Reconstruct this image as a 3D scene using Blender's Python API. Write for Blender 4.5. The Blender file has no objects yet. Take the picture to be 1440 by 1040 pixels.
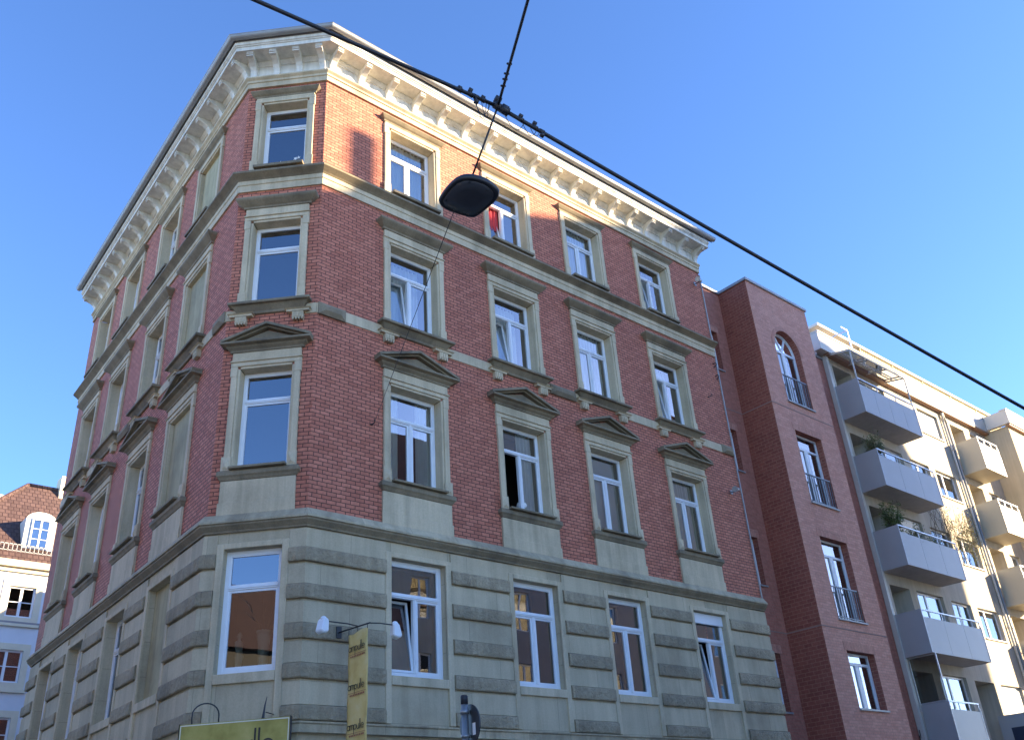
import bpy, bmesh, math, random
from mathutils import Vector, Matrix
random.seed(7)
S = bpy.context.scene
R = math.radians
# ---------------------------------------------------------------- camera
CAM = Vector((-7.7088, -14.1413, 1.6))
PITCH, ROLL, YAW, FPX = 0.4964, -0.0724, 0.742, 1286.8
fw = Vector((math.sin(YAW)*math.cos(PITCH), math.cos(YAW)*math.cos(PITCH), math.sin(PITCH)))
rt0 = Vector((math.cos(YAW), -math.sin(YAW), 0)); up0 = rt0.cross(fw)
rt = rt0*math.cos(ROLL) + up0*math.sin(ROLL); up = -rt0*math.sin(ROLL) + up0*math.cos(ROLL)
cd = bpy.data.cameras.new("camera"); cam = bpy.data.objects.new("camera", cd); S.collection.objects.link(cam)
cam.matrix_world = Matrix(((rt.x, up.x, -fw.x, CAM.x), (rt.y, up.y, -fw.y, CAM.y), (rt.z, up.z, -fw.z, CAM.z), (0, 0, 0, 1)))
cd.sensor_fit = 'HORIZONTAL'; cd.sensor_width = 36; cd.lens = FPX/1440*36
cd.clip_end = 2000; cd.clip_start = .05
S.camera = cam
# ---------------------------------------------------------------- sky and sun
SUN = Vector((.712, -.633, .252)).normalized()
EL = math.asin(SUN.z); AZ = math.atan2(SUN.x, SUN.y)
w = bpy.data.worlds.new("World"); S.world = w; w.use_nodes = True
nt = w.node_tree; bg = nt.nodes["Background"]
sky = nt.nodes.new("ShaderNodeTexSky"); sky.sky_type = 'NISHITA'; sky.sun_disc = False
sky.sun_elevation = EL; sky.sun_rotation = AZ; sky.air_density = .58; sky.dust_density = .15; sky.ozone_density = 2.4; sky.altitude = 250
hs = nt.nodes.new("ShaderNodeHueSaturation"); hs.inputs['Saturation'].default_value = 1.1; hs.inputs['Value'].default_value = 1.0; hs.inputs['Hue'].default_value = .506
nt.links.new(sky.outputs[0], hs.inputs['Color']); nt.links.new(hs.outputs[0], bg.inputs[0]); bg.inputs[1].default_value = .15
ld = bpy.data.lights.new("sun", 'SUN'); ld.energy = 4.8; ld.angle = R(.6); ld.color = (1, .78, .5)
lo = bpy.data.objects.new("sun", ld); S.collection.objects.link(lo)
lo.rotation_euler = SUN.to_track_quat('Z', 'Y').to_euler()
S.view_settings.view_transform = 'Standard'; S.view_settings.look = 'None'
S.view_settings.exposure = 2.1; S.view_settings.gamma = 1
C = S.collection
# ---------------------------------------------------------------- materials
def newmat(name):
    m = bpy.data.materials.new(name); m.use_nodes = True
    n = m.node_tree; b = n.nodes["Principled BSDF"]; return m, n, b
def N(n, t, **k):
    x = n.nodes.new(t)
    for a, v in k.items():
        if a in x.inputs.keys() if isinstance(a, str) else False: x.inputs[a].default_value = v
        else: setattr(x, a, v)
    return x
def setin(x, **k):
    for a, v in k.items(): x.inputs[a.replace('_', ' ')].default_value = v
def mixc(n, fac, a, b, mode='MIX'):
    x = n.nodes.new("ShaderNodeMix"); x.data_type = 'RGBA'; x.blend_type = mode
    for s, v in ((x.inputs[0], fac), (x.inputs[6], a), (x.inputs[7], b)):
        if hasattr(v, 'links') or hasattr(v, 'is_linked'): n.links.new(v, s)
        else: s.default_value = v if not isinstance(v, tuple) else (*v, 1)
    return x.outputs[2]
def noise(n, vec, scale, detail=4, rough=.55, sc=None):
    x = n.nodes.new("ShaderNodeTexNoise"); x.inputs['Scale'].default_value = scale; x.inputs['Detail'].default_value = detail
    x.inputs['Roughness'].default_value = rough
    if sc:
        mp = n.nodes.new("ShaderNodeMapping"); mp.inputs['Scale'].default_value = sc; n.links.new(vec, mp.inputs[0]); vec = mp.outputs[0]
    n.links.new(vec, x.inputs['Vector']); return x.outputs['Fac']
def ramp(n, f, p):
    x = n.nodes.new("ShaderNodeValToRGB"); e = x.color_ramp.elements
    while len(e) < len(p): e.new(.5)
    for i, (pos, c) in enumerate(p):
        e[i].position = pos; e[i].color = (*c, 1) if isinstance(c, tuple) else (c, c, c, 1)
    n.links.new(f, x.inputs[0]); return x.outputs[0]
def bump(n, b, h, strength=.3, dist=.02):
    x = n.nodes.new("ShaderNodeBump"); x.inputs['Strength'].default_value = strength; x.inputs['Distance'].default_value = dist
    n.links.new(h, x.inputs['Height']); n.links.new(x.outputs[0], b.inputs['Normal'])
def geo(n): return n.nodes.new("ShaderNodeNewGeometry").outputs['Position']
def uvn(n):
    x = n.nodes.new("ShaderNodeUVMap"); x.uv_map = 'UVMap'; return x.outputs[0]
def brickmat(name, c1, c2, mortar, bw=.25, bh=.077, ms=.007, stain=.5, bumps=.6, voff=0.0, jag=.004):
    m, n, b = newmat(name); uv = uvn(n)
    mp = n.nodes.new("ShaderNodeMapping"); mp.inputs['Location'].default_value = (0.03, voff, 0); n.links.new(uv, mp.inputs[0])
    # hand laid: the joints wander a little
    nz = n.nodes.new("ShaderNodeTexNoise"); nz.inputs['Scale'].default_value = 9; nz.inputs['Detail'].default_value = 2; n.links.new(geo(n), nz.inputs['Vector'])
    sub = n.nodes.new("ShaderNodeVectorMath"); sub.operation = 'SUBTRACT'; sub.inputs[1].default_value = (.5, .5, .5); n.links.new(nz.outputs['Color'], sub.inputs[0])
    scl = n.nodes.new("ShaderNodeVectorMath"); scl.operation = 'SCALE'; scl.inputs['Scale'].default_value = jag*4; n.links.new(sub.outputs[0], scl.inputs[0])
    ad = n.nodes.new("ShaderNodeVectorMath"); ad.operation = 'ADD'; n.links.new(mp.outputs[0], ad.inputs[0]); n.links.new(scl.outputs[0], ad.inputs[1])
    t = n.nodes.new("ShaderNodeTexBrick"); n.links.new(ad.outputs[0], t.inputs['Vector'])
    t.offset = .5; setin(t, Scale=1, Brick_Width=bw, Row_Height=bh, Mortar_Size=ms, Mortar_Smooth=.25, Bias=0)
    t.inputs['Color1'].default_value = (*c1, 1); t.inputs['Color2'].default_value = (*c2, 1); t.inputs['Mortar'].default_value = (*mortar, 1)
    P = geo(n)
    big = ramp(n, noise(n, P, .45, 5, .6, (1, 1, .5)), [(.3, (.74, .72, .74)), (.5, (1, 1, 1)), (.75, (1.12, 1.1, 1.08))])
    fine = ramp(n, noise(n, P, 14, 3), [(.25, (.72, .72, .72)), (.7, (1.18, 1.18, 1.18))])
    streak = ramp(n, noise(n, P, 1.6, 4, .6, (3, 3, .12)), [(.35, (.78, .78, .8)), (.6, (1, 1, 1))])
    c = mixc(n, stain, t.outputs['Color'], big, 'MULTIPLY'); c = mixc(n, .65, c, fine, 'MULTIPLY'); c = mixc(n, stain*.7, c, streak, 'MULTIPLY')
    n.links.new(c, b.inputs['Base Color']); b.inputs['Roughness'].default_value = .78
    inv = n.nodes.new("ShaderNodeMath"); inv.operation = 'MULTIPLY_ADD'; inv.inputs[1].default_value = -1; n.links.new(t.outputs['Fac'], inv.inputs[0]); n.links.new(noise(n, P, 60, 3), inv.inputs[2])
    bump(n, b, inv.outputs[0], bumps, .006)
    return m
def stonemat(name, col, dark, rough=.85, bs=.25, bsc=28, block=None, streak=.6, bd=.01, fine=.4):
    m, n, b = newmat(name); P = geo(n)
    f = noise(n, P, .8, 6, .62); c = ramp(n, f, [(.3, dark), (.52, col), (.8, tuple(min(1, x*1.12) for x in col))])
    st = ramp(n, noise(n, P, 1.4, 5, .65, (2.6, 2.6, .18)), [(.36, (.62, .62, .6)), (.58, (1, 1, 1))]); c = mixc(n, streak, c, st, 'MULTIPLY')
    fn = ramp(n, noise(n, P, bsc*1.2, 5, .7), [(.25, (.68, .68, .68)), (.7, (1.2, 1.2, 1.2))]); c = mixc(n, fine, c, fn, 'MULTIPLY')
    if block:
        t = n.nodes.new("ShaderNodeTexBrick"); mp = n.nodes.new("ShaderNodeMapping"); mp.inputs['Location'].default_value = (block[3], block[2], 0)
        n.links.new(uvn(n), mp.inputs[0]); n.links.new(mp.outputs[0], t.inputs['Vector']); t.offset = .45
        setin(t, Scale=1, Brick_Width=block[0], Row_Height=block[1], Mortar_Size=.004, Mortar_Smooth=.3)
        t.inputs['Color1'].default_value = (.86, .86, .84, 1); t.inputs['Color2'].default_value = (1.1, 1.08, 1.04, 1); t.inputs['Mortar'].default_value = (.5, .5, .48, 1)
        c = mixc(n, 1.0, c, t.outputs['Color'], 'MULTIPLY')
    n.links.new(c, b.inputs['Base Color']); b.inputs['Roughness'].default_value = rough
    bump(n, b, noise(n, P, bsc, 6, .7), bs, bd)
    return m
def plain(name, col, rough=.5, var=.15, sc=6, metal=0, bs=.0, spec=.5, streak=.0):
    m, n, b = newmat(name); P = geo(n)
    c = ramp(n, noise(n, P, sc, 5, .6), [(.3, tuple(x*(1-var) for x in col)), (.7, tuple(min(1, x*(1+var*.6)) for x in col))])
    if streak:
        st = ramp(n, noise(n, P, 1.5, 5, .65, (3.5, 3.5, .2)), [(.38, (.6, .59, .56)), (.6, (1, 1, 1))]); c = mixc(n, streak, c, st, 'MULTIPLY')
    n.links.new(c, b.inputs['Base Color']); b.inputs['Roughness'].default_value = rough; b.inputs['Metallic'].default_value = metal
    b.inputs['Specular IOR Level'].default_value = spec
    if bs: bump(n, b, noise(n, P, sc*8, 4), bs, .01)
    return m
def glassmat(name, tint=(.8, .85, .85), ior=3.3, wob=.02):
    m = bpy.data.materials.new(name); m.use_nodes = True; n = m.node_tree; n.nodes.clear()
    o = n.nodes.new("ShaderNodeOutputMaterial"); mx = n.nodes.new("ShaderNodeMixShader"); tr = n.nodes.new("ShaderNodeBsdfTransparent"); gl = n.nodes.new("ShaderNodeBsdfGlossy")
    fr = n.nodes.new("ShaderNodeFresnel"); fr.inputs[0].default_value = ior; tr.inputs[0].default_value = (*tint, 1); gl.inputs['Roughness'].default_value = .0
    gl.inputs['Color'].default_value = (.95, .97, 1, 1)
    bp = n.nodes.new("ShaderNodeBump"); bp.inputs['Strength'].default_value = wob; bp.inputs['Distance'].default_value = .05
    nz = n.nodes.new("ShaderNodeTexNoise"); nz.inputs['Scale'].default_value = 1.6; nz.inputs['Detail'].default_value = 1; n.links.new(geo(n), nz.inputs['Vector']); n.links.new(nz.outputs['Fac'], bp.inputs['Height'])
    n.links.new(bp.outputs[0], gl.inputs['Normal'])
    n.links.new(fr.outputs[0], mx.inputs[0]); n.links.new(tr.outputs[0], mx.inputs[1]); n.links.new(gl.outputs[0], mx.inputs[2]); n.links.new(mx.outputs[0], o.inputs[0])
    return m
M = dict(
 brick=brickmat('old_brick', (.46, .140, .080), (.62, .22, .132), (.085, .034, .024), bw=.205, bh=.081, ms=.009),
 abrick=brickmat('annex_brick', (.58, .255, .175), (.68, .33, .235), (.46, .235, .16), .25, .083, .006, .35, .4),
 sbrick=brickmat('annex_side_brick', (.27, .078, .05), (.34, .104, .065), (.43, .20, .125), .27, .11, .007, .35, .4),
 rbrick=brickmat('annex_shaded_brick', (.42, .15, .10), (.50, .19, .13), (.40, .2, .13), .25, .083, .006, .35, .4),  # darker copy of the annex brick, the bay's shade put into its colour
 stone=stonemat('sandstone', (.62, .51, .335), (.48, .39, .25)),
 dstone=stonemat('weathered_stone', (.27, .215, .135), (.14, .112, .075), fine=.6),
 ashlar=stonemat('ashlar', (.54, .455, .31), (.42, .345, .23), block=(1.35, .655, -3.95+.655*6+.02, .3), streak=.4, bs=.2),
 rough=stonemat('rough_stone', (.45, .365, .24), (.30, .24, .155), bs=1.0, bsc=16, block=(1.35, 9, 0, .3), bd=.045, fine=.7),
 ledge=stonemat('ledge_stone', (.52, .43, .285), (.29, .235, .155), bs=.7, bsc=9, bd=.03, block=(1.1, 9, 0, 0)),
 white=plain('white_paint', (.78, .745, .645), .6, .10, 2.2, streak=.5, bs=.15),
 plaster=plain('yellow_plaster', (.44, .38, .22), .85, .22, 1.6, streak=.6, bs=.2),
 frame=plain('white_frame', (.80, .82, .84), .32, .04, 3),
 glass=glassmat('glass'), dglass=glassmat('shop_glass', (.3, .3, .3)), fglass=glassmat('frosted_screen', (.55, .58, .58), 1.5),
 dim_room=plain('dim_room', (.07, .062, .055), .9, .2, 1),  # interior dimness put into the colour, darker than real walls
 curtain=plain('curtain', (.82, .83, .82), .9, .05, 2), dcurtain=plain('beige_curtain', (.70, .66, .58), .9, .08, 2), red=plain('red_cloth', (.5, .05, .06), .9, .1, 3),
 zinc=plain('zinc', (.34, .345, .34), .5, .12, 3, .25), dark=plain('dark_iron', (.03, .03, .032), .5, .2, 9), black=plain('black_rubber', (.018, .018, .022), .55, .2, 20),
 rooft=plain('roof_sheet', (.10, .09, .085), .7, .2, 3),
 render=plain('white_render', (.52, .475, .385), .9, .09, 1.3, streak=.35, bs=.5), cream=plain('cream_render', (.52, .45, .32), .9, .08, 1.2, streak=.3, bs=.4),
 gpanel=plain('grey_panel', (.40, .385, .375), .45, .05, 1.2), gslab=plain('slab', (.44, .43, .42), .85, .12, 2, streak=.2), cpanel=plain('cream_panel', (.53, .47, .35), .55, .06, 1.2),
 wpar=plain('white_parapet', (.60, .57, .50), .5, .06, 2), brown=plain('brown_shadow', (.30, .17, .11), .6, .1, 4), door=plain('brown_door', (.22, .12, .08), .5, .2, 3),
 drail=plain('dark_rail', (.16, .17, .18), .4, .1, 5, .5), steel=plain('steel_rail', (.55, .56, .58), .4, .1, 5, .5), blind=plain('blind', (.84, .84, .82), .6, .05, 3), asphalt=plain('asphalt', (.06, .06, .062), .9, .3, 9, bs=.4), setts=plain('setts', (.24, .23, .21), .85, .3, 5, bs=.5), pale_paving=plain('pale_paving', (.48, .455, .40), .85, .2, 4, bs=.3),  # pavement colour made pale to bounce light onto the fronts
 leaf=plain('leaf', (.13, .19, .05), .6, .45, 4), leaf2=plain('leaf_grey', (.21, .23, .10), .6, .4, 4), twig=plain('twig', (.12, .085, .06), .8, .3, 6),
 bluewall=plain('pale_blue_wall', (.70, .72, .74), .9, .06, 1), creamtrim=plain('cream_trim', (.74, .66, .48), .8, .08, 2), grey=plain('grey_trim', (.30, .28, .28), .7, .1, 2),
 lamp=plain('lamp_body', (.022, .023, .028), .4, .2, 8), sticker=plain('sticker', (.85, .85, .82), .5, .03, 5), porcelain=plain('porcelain', (.72, .76, .70), .3, .05, 3), signblue=plain('sign_back', (.06, .062, .065), .35, .15, 7, .3), galv=plain('galvanised', (.34, .34, .335), .38, .25, 8, .6),
 textk=plain('lettering', (.04, .035, .025), .6, .05, 5), textr=plain('small_lettering', (.36, .10, .06), .6, .05, 5), signedge=plain('sign_edge', (.78, .74, .58), .6, .1, 60),
 dgrey=plain('dark_render', (.035, .033, .03), .9, .15, 1), rtile=plain('dark_tile', (.035, .016, .011), .9, .2, 2), mline=plain('mortar_line', (.33, .21, .17), .9, .1, 3), yellow=plain('pale_house', (.62, .50, .32), .9, .1, 1, streak=.3), terra=plain('terracotta', (.17, .075, .055), .85, .25, 3), blueplaque=plain('dark_box', (.02, .03, .06), .4, .1, 5),
)
# tiled roof of the far house
def tilemat():
    m, n, b = newmat('roof_tiles'); t = n.nodes.new("ShaderNodeTexBrick"); n.links.new(uvn(n), t.inputs['Vector']); t.offset = .5
    setin(t, Scale=1, Brick_Width=.26, Row_Height=.3, Mortar_Size=.03, Mortar_Smooth=.6)
    t.inputs['Color1'].default_value = (.075, .042, .035, 1); t.inputs['Color2'].default_value = (.12, .07, .058, 1); t.inputs['Mortar'].default_value = (.07, .035, .03, 1)
    n.links.new(t.outputs['Color'], b.inputs['Base Color']); b.inputs['Roughness'].default_value = .7
    inv = n.nodes.new("ShaderNodeMath"); inv.operation = 'SUBTRACT'; inv.inputs[0].default_value = 1; n.links.new(t.outputs['Fac'], inv.inputs[1]); bump(n, b, inv.outputs[0], .9, .06); return m
M['tiles'] = tilemat()
def signmat(name, cols, sc):
    m, n, b = newmat(name); P = geo(n)
    c = ramp(n, noise(n, P, sc, 4, .6), [(.25, cols[0]), (.5, cols[1]), (.75, cols[2])]); n.links.new(c, b.inputs['Base Color']); b.inputs['Roughness'].default_value = .55; return m
M['board'] = signmat('sign_face', ((.24, .19, .03), (.42, .34, .075), (.54, .43, .13)), 2.6)
M['banner'] = signmat('banner_cloth', ((.60, .42, .13), (.74, .56, .20), (.78, .63, .30)), 3.5)
# ---------------------------------------------------------------- mesh builder
class MB:
    def __init__(s): s.v = []; s.f = []; s.smooth = []
    def add(s, vs, fs, sm=False):
        o = len(s.v); s.v += [tuple(p) for p in vs]; s.f += [tuple(i+o for i in f) for f in fs]; s.smooth += [sm]*len(fs); return s
    def quad(s, a, b, c, d): return s.add([a, b, c, d], [(0, 1, 2, 3)])
    def box(s, x0, x1, y0, y1, z0, z1):
        return s.add([(x0, y0, z0), (x1, y0, z0), (x1, y1, z0), (x0, y1, z0), (x0, y0, z1), (x1, y0, z1), (x1, y1, z1), (x0, y1, z1)],
                     [(0, 3, 2, 1), (4, 5, 6, 7), (0, 1, 5, 4), (1, 2, 6, 5), (2, 3, 7, 6), (3, 0, 4, 7)])
    def obox(s, a, b, wx, wy, upv=(0, 0, 1)):          # bar from a to b with a rectangular section
        a, b = Vector(a), Vector(b); d = (b-a).normalized(); u = Vector(upv)
        if abs(d.dot(u)) > .98: u = Vector((0, 1, 0))
        x = d.cross(u).normalized(); y = x.cross(d)
        vs = [p + x*i*wx/2 + y*j*wy/2 for p in (a, b) for i, j in ((-1, -1), (1, -1), (1, 1), (-1, 1))]
        return s.add(vs, [(0, 1, 2, 3), (7, 6, 5, 4), (0, 4, 5, 1), (1, 5, 6, 2), (2, 6, 7, 3), (3, 7, 4, 0)])
    def tube(s, pts, r, n=8, caps=True):
        pts = [Vector(p) for p in pts]; rs = r if isinstance(r, (list, tuple)) else [r]*len(pts)
        vs = []; fs = []; pu = None
        for i, p in enumerate(pts):
            d = (pts[min(i+1, len(pts)-1)] - pts[max(i-1, 0)]).normalized()
            if pu is None: pu = Vector((0, 0, 1)) if abs(d.z) < .9 else Vector((1, 0, 0))
            x = d.cross(pu).normalized(); y = x.cross(d).normalized(); pu = y
            vs += [p + (x*math.cos(t) + y*math.sin(t))*rs[i] for t in [2*math.pi*k/n for k in range(n)]]
        for i in range(len(pts)-1):
            for k in range(n): fs.append((i*n+k, i*n+(k+1) % n, (i+1)*n+(k+1) % n, (i+1)*n+k))
        s.add(vs, fs, True)
        if caps:
            o = len(s.v) - len(vs); s.f += [tuple(o+k for k in range(n))[::-1], tuple(o+(len(pts)-1)*n+k for k in range(n))]; s.smooth += [False, False]
        return s
    def loft(s, rings, cap=True, sm=False):            # closed rings of equal length
        n = len(rings[0]); vs = [p for r_ in rings for p in r_]; fs = []
        for i in range(len(rings)-1):
            for k in range(n): fs.append((i*n+k, i*n+(k+1) % n, (i+1)*n+(k+1) % n, (i+1)*n+k))
        s.add(vs, fs, sm)
        if cap:
            o = len(s.v)-len(vs); s.f += [tuple(o+k for k in range(n))[::-1], tuple(o+(len(rings)-1)*n+k for k in range(n))]; s.smooth += [False, False]
        return s
    def lathe(s, prof, n=20, c=(0, 0, 0)):
        return s.loft([[(c[0]+r*math.cos(2*math.pi*k/n), c[1]+r*math.sin(2*math.pi*k/n), c[2]+z) for k in range(n)] for r, z in prof], True, True)
    def prism(s, poly, x0, x1, axis='x'):              # polygon (a,b) pushed along an axis
        n = len(poly)
        if axis == 'x': vs = [(x, a, b) for x in (x0, x1) for a, b in poly]
        else: vs = [(a, y, b) for y in (x0, x1) for a, b in poly]
        return s.add(vs, [tuple(range(n)), tuple(range(2*n-1, n-1, -1))] + [(i, n+i, n+(i+1) % n, (i+1) % n) for i in range(n)])
    def hood(s, hw, prof, cx=0):                       # moulding on the wall with mitred returns: prof of (out, z)
        return s.loft([[(cx-hw-o, 0.02, z), (cx-hw-o, -o, z), (cx+hw+o, -o, z), (cx+hw+o, 0.02, z)] for o, z in prof])
    def sweep(s, path, prof):
        path = [Vector((p[0], p[1])) for p in path]; rings = []
        nr = [Vector(((b-a).y, -(b-a).x)).normalized() for a, b in zip(path, path[1:])]
        for i, p in enumerate(path):
            n1 = nr[max(i-1, 0)]; n2 = nr[min(i, len(nr)-1)]; m = (n1+n2)/(1+n1.dot(n2))
            rings.append([(p.x+m.x*o, p.y+m.y*o, z) for o, z in prof])
        return s.loft(rings)
    def wall(s, x0, x1, z0, z1, holes, y=0):
        xs = sorted({x0, x1, *[h[0] for h in holes], *[h[1] for h in holes]}); zs = sorted({z0, z1, *[h[2] for h in holes], *[h[3] for h in holes]})
        for a, b in zip(xs, xs[1:]):
            for c, d in zip(zs, zs[1:]):
                mx, mz = (a+b)/2, (c+d)/2
                if a < x0-1e-6 or b > x1+1e-6 or c < z0-1e-6 or d > z1+1e-6: continue
                if any(h[0] < mx < h[1] and h[2] < mz < h[3] for h in holes): continue
                s.quad((a, y, c), (b, y, c), (b, y, d), (a, y, d))
        return s
    def reveal(s, x0, x1, z0, z1, y0, y1):
        s.quad((x0, y0, z0), (x0, y1, z0), (x0, y1, z1), (x0, y0, z1)); s.quad((x1, y1, z0), (x1, y0, z0), (x1, y0, z1), (x1, y1, z1))
        s.quad((x0, y0, z1), (x0, y1, z1), (x1, y1, z1), (x1, y0, z1)); s.quad((x0, y1, z0), (x0, y0, z0), (x1, y0, z0), (x1, y1, z0)); return s
    def mesh(s, name, mat, flat=False):
        me = bpy.data.meshes.new(name); me.from_pydata(s.v, [], s.f); me.update()
        uvl = me.uv_layers.new(name='UVMap').data
        for p in me.polygons:
            nrm = p.normal; p.use_smooth = s.smooth[p.index] and not flat
            t = Vector((-nrm.y, nrm.x, 0)); horiz = t.length < .35
            if not horiz: t.normalize()
            for li in p.loop_indices:
                co = me.vertices[me.loops[li].vertex_index].co
                uvl[li].uv = (co.x, co.y) if horiz else (co.dot(t), co.z if abs(nrm.z) < .3 else co.z/max(.3, math.sqrt(1-nrm.z**2)))
        me.materials.append(mat if not isinstance(mat, str) else M[mat]); return me
def link(name, data, parent=None, loc=(0, 0, 0), rot=0):
    o = bpy.data.objects.new(name, data); C.objects.link(o); o.location = loc
    if isinstance(rot, (tuple, list)): o.rotation_euler = rot
    else: o.rotation_euler = (0, 0, rot)
    if parent: o.parent = parent
    return o
def part(name, mb, mat, parent=None, loc=(0, 0, 0), rot=0, bevel=0):
    o = link(name, mb.mesh(name, mat), parent, loc, rot)
    if bevel:
        b = o.modifiers.new('bevel', 'BEVEL'); b.width = bevel; b.segments = 1; b.limit_method = 'ANGLE'; b.angle_limit = R(50)
    return o
def thing(name, label, cat, loc=(0, 0, 0), rot=0, group=None):
    o = link(name, None, None, loc, rot); o.empty_display_size = .3; tag(o, label, cat, group); return o
def tag(o, label, cat, group=None):
    o['label'] = label; o['category'] = cat
    if group: o['group'] = group
    return o
def struct(o): o['kind'] = 'structure'; return o
class Frame:                                           # a facade: local x along the wall, local y inwards
    def __init__(s, o, rot): s.o = Vector((*o, 0)); s.rot = rot; s.c = math.cos(rot); s.s = math.sin(rot)
    def at(s, x, y, z=0): return Vector((s.o.x + s.c*x - s.s*y, s.o.y + s.s*x + s.c*y, z))
    def xy(s, x, y=0): p = s.at(x, y); return (p.x, p.y)
# ---------------------------------------------------------------- windows
def window(root, F, cx, z0, w, h, depth=.22, kind='two', tilt=None, curtain=None, open_=None, top=.29, fw_=.06, name='window', stars=False, box=False):
    m = MB(); t = .075; hw = w/2
    m.box(-hw, -hw+fw_, 0, t, 0, h); m.box(hw-fw_, hw, 0, t, 0, h); m.box(-hw+fw_, hw-fw_, 0, t, h-fw_, h); m.box(-hw+fw_, hw-fw_, 0, t, 0, fw_*1.3)
    zt = h*(1-top)
    iw = hw-fw_
    m.box(-iw, iw, -.015, t, zt-.035, zt+.045); m.box(-iw, iw, -.028, -.015, zt-.01, zt+.012)
    cells = []
    if kind == 'two':
        m.box(-.035, .035, -.008, t, fw_*1.3, zt-.035); m.box(-.016, .016, -.022, -.008, fw_*1.3, zt-.035)
        cells = [(-iw, -.035, fw_*1.3, zt-.035), (.035, iw, fw_*1.3, zt-.035)]
    elif kind == 'one': cells = [(-iw, iw, fw_*1.3, zt-.035)]
    topc = (-iw, iw, zt+.045, h-fw_)
    win = part(name, m, 'frame', root, F.at(cx, depth, z0), F.rot, .004)
    g = MB()
    def sash(mb, c, sb=.042, y=.008):
        a, b, c0, d = c; mb.box(a, a+sb, y, y+.05, c0, d); mb.box(b-sb, b, y, y+.05, c0, d); mb.box(a+sb, b-sb, y, y+.05, c0, c0+sb); mb.box(a+sb, b-sb, y, y+.05, d-sb, d)
    def pane(mb, c, sb=.03, y=.03): a, b, c0, d = c; mb.quad((a+sb, y, c0+sb), (b-sb, y, c0+sb), (b-sb, y, d-sb), (a+sb, y, d-sb))
    pane(g, topc, -.005)
    s = MB(); sash(s, topc, .02)
    for i, c in enumerate(cells):
        if tilt == i or open_ == i:
            sm = MB(); gm = MB(); a, b, c0, d = c; ww = b-a; hh = d-c0
            if tilt == i:
                sash(sm, (-ww/2, ww/2, 0, hh)); pane(gm, (-ww/2, ww/2, 0, hh))
                so = part('sash', sm, 'frame', win, ((a+b)/2, .0, c0+.01), (R(-8), 0, 0))
            else:
                sash(sm, (0, ww, 0, hh)); pane(gm, (0, ww, 0, hh))
                so = part('sash', sm, 'frame', win, (a, .01, c0), (0, 0, R(62)))
            # glass sits in the same moving frame
            go = link('pane', gm.mesh('pane', 'glass'), win, so.location, tuple(so.rotation_euler))
        else: sash(s, c); pane(g, c)
    part('sash', s, 'frame', win); part('pane', g, 'glass', win)
    if curtain:
        cm = MB()
        def drape(x0, x1, z0_, z1_, y=.115, amp=.025, per=.11):
            k = max(4, int((x1-x0)/.025)); vs = []; ph = random.random()*6; y += .22 if tilt is not None and curtain != 'red' else 0
            for i in range(k+1):
                x = x0+(x1-x0)*i/k; yy = y+amp*math.sin(x/per*6.28+ph)+amp*.5*math.sin(x/per*2.3+ph*2)
                vs += [(x, yy, z0_), (x, yy*1.0, z1_)]
            cm.add(vs, [(2*i, 2*i+2, 2*i+3, 2*i+1) for i in range(k)], True)
        mt = 'curtain'
        if curtain == 'full': drape(-hw+.02, hw-.16, .03, h-.05)
        elif curtain == 'sides': drape(-hw+.02, -hw*.35, .03, h-.05); drape(hw*.35, hw-.05, .03, h-.05)
        elif curtain == 'right': drape(.02, hw*.72, .03, h-.05)
        elif curtain == 'low': drape(-hw+.02, hw-.1, .03, h*.68)
        elif curtain == 'beige': drape(-hw+.02, hw-.12, .03, h-.05); mt = 'dcurtain'
        elif curtain == 'blind':
            mt = 'blind'
            for k in range(int(h/.052)-2): z = .05+k*.052; cm.add([(-hw+.03, .15, z), (hw-.12, .15, z), (hw-.12, .12, z+.043), (-hw+.03, .12, z+.043)], [(0, 1, 2, 3)])
        elif curtain == 'red': drape(-hw+.02, -.05, h*.35, h-.3); mt = 'red'; 
        part('curtain', cm, mt, win)
    if stars:
        st = MB(); rn = random.Random(4)
        for k in range(11):
            x = -iw+.12+rn.random()*(2*iw-.24); z = .14+rn.random()*.42; r = .025+rn.random()*.04; a0 = rn.random()*6; n = 5
            pts = [(x+math.cos(a0+math.pi*i/n)*(r if i % 2 == 0 else r*.42), .027, z+math.sin(a0+math.pi*i/n)*(r if i % 2 == 0 else r*.42)) for i in range(2*n)]
            pts2 = [(p[0], .022, p[2]) for p in pts]; st.loft([pts2, pts])
        part('star_sticker', st, 'sticker', win)
    if box: b = MB(); b.box(-hw+.01, hw-.01, -.06, -.001, h-.27, h-.01); part('blind_box', b, 'frame', win, bevel=.01)
    return win
# ================================================================ GROUND
g = MB(); g.add([(-300, -300, 0), (400, -300, 0), (400, 300, 0), (-300, 300, 0)], [(0, 1, 2, 3)]); struct(part('road', g, 'asphalt'))
def pave(x0, x1, y0, y1, z=.12):
    m = MB(); m.box(x0, x1, y0, y1, 0.004, z); struct(part('pavement', m, 'pale_paving'))
pave(-15, 60, -19, -12.6); pave(-.6, 60, -3.2, 13); pave(-4.2, -.6, -3.2, 40); pave(-15, -11.5, -12.6, 40); pave(-60, -15, -40, -12.2); pave(-15, -.5, -40, -19)
g = MB(); g.add([(-11.5, -12.6, .008), (-4.2, -12.6, .008), (-4.2, 60, .008), (-11.5, 60, .008)], [(0, 1, 2, 3)]); struct(part('side_street', g, 'setts'))
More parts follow.
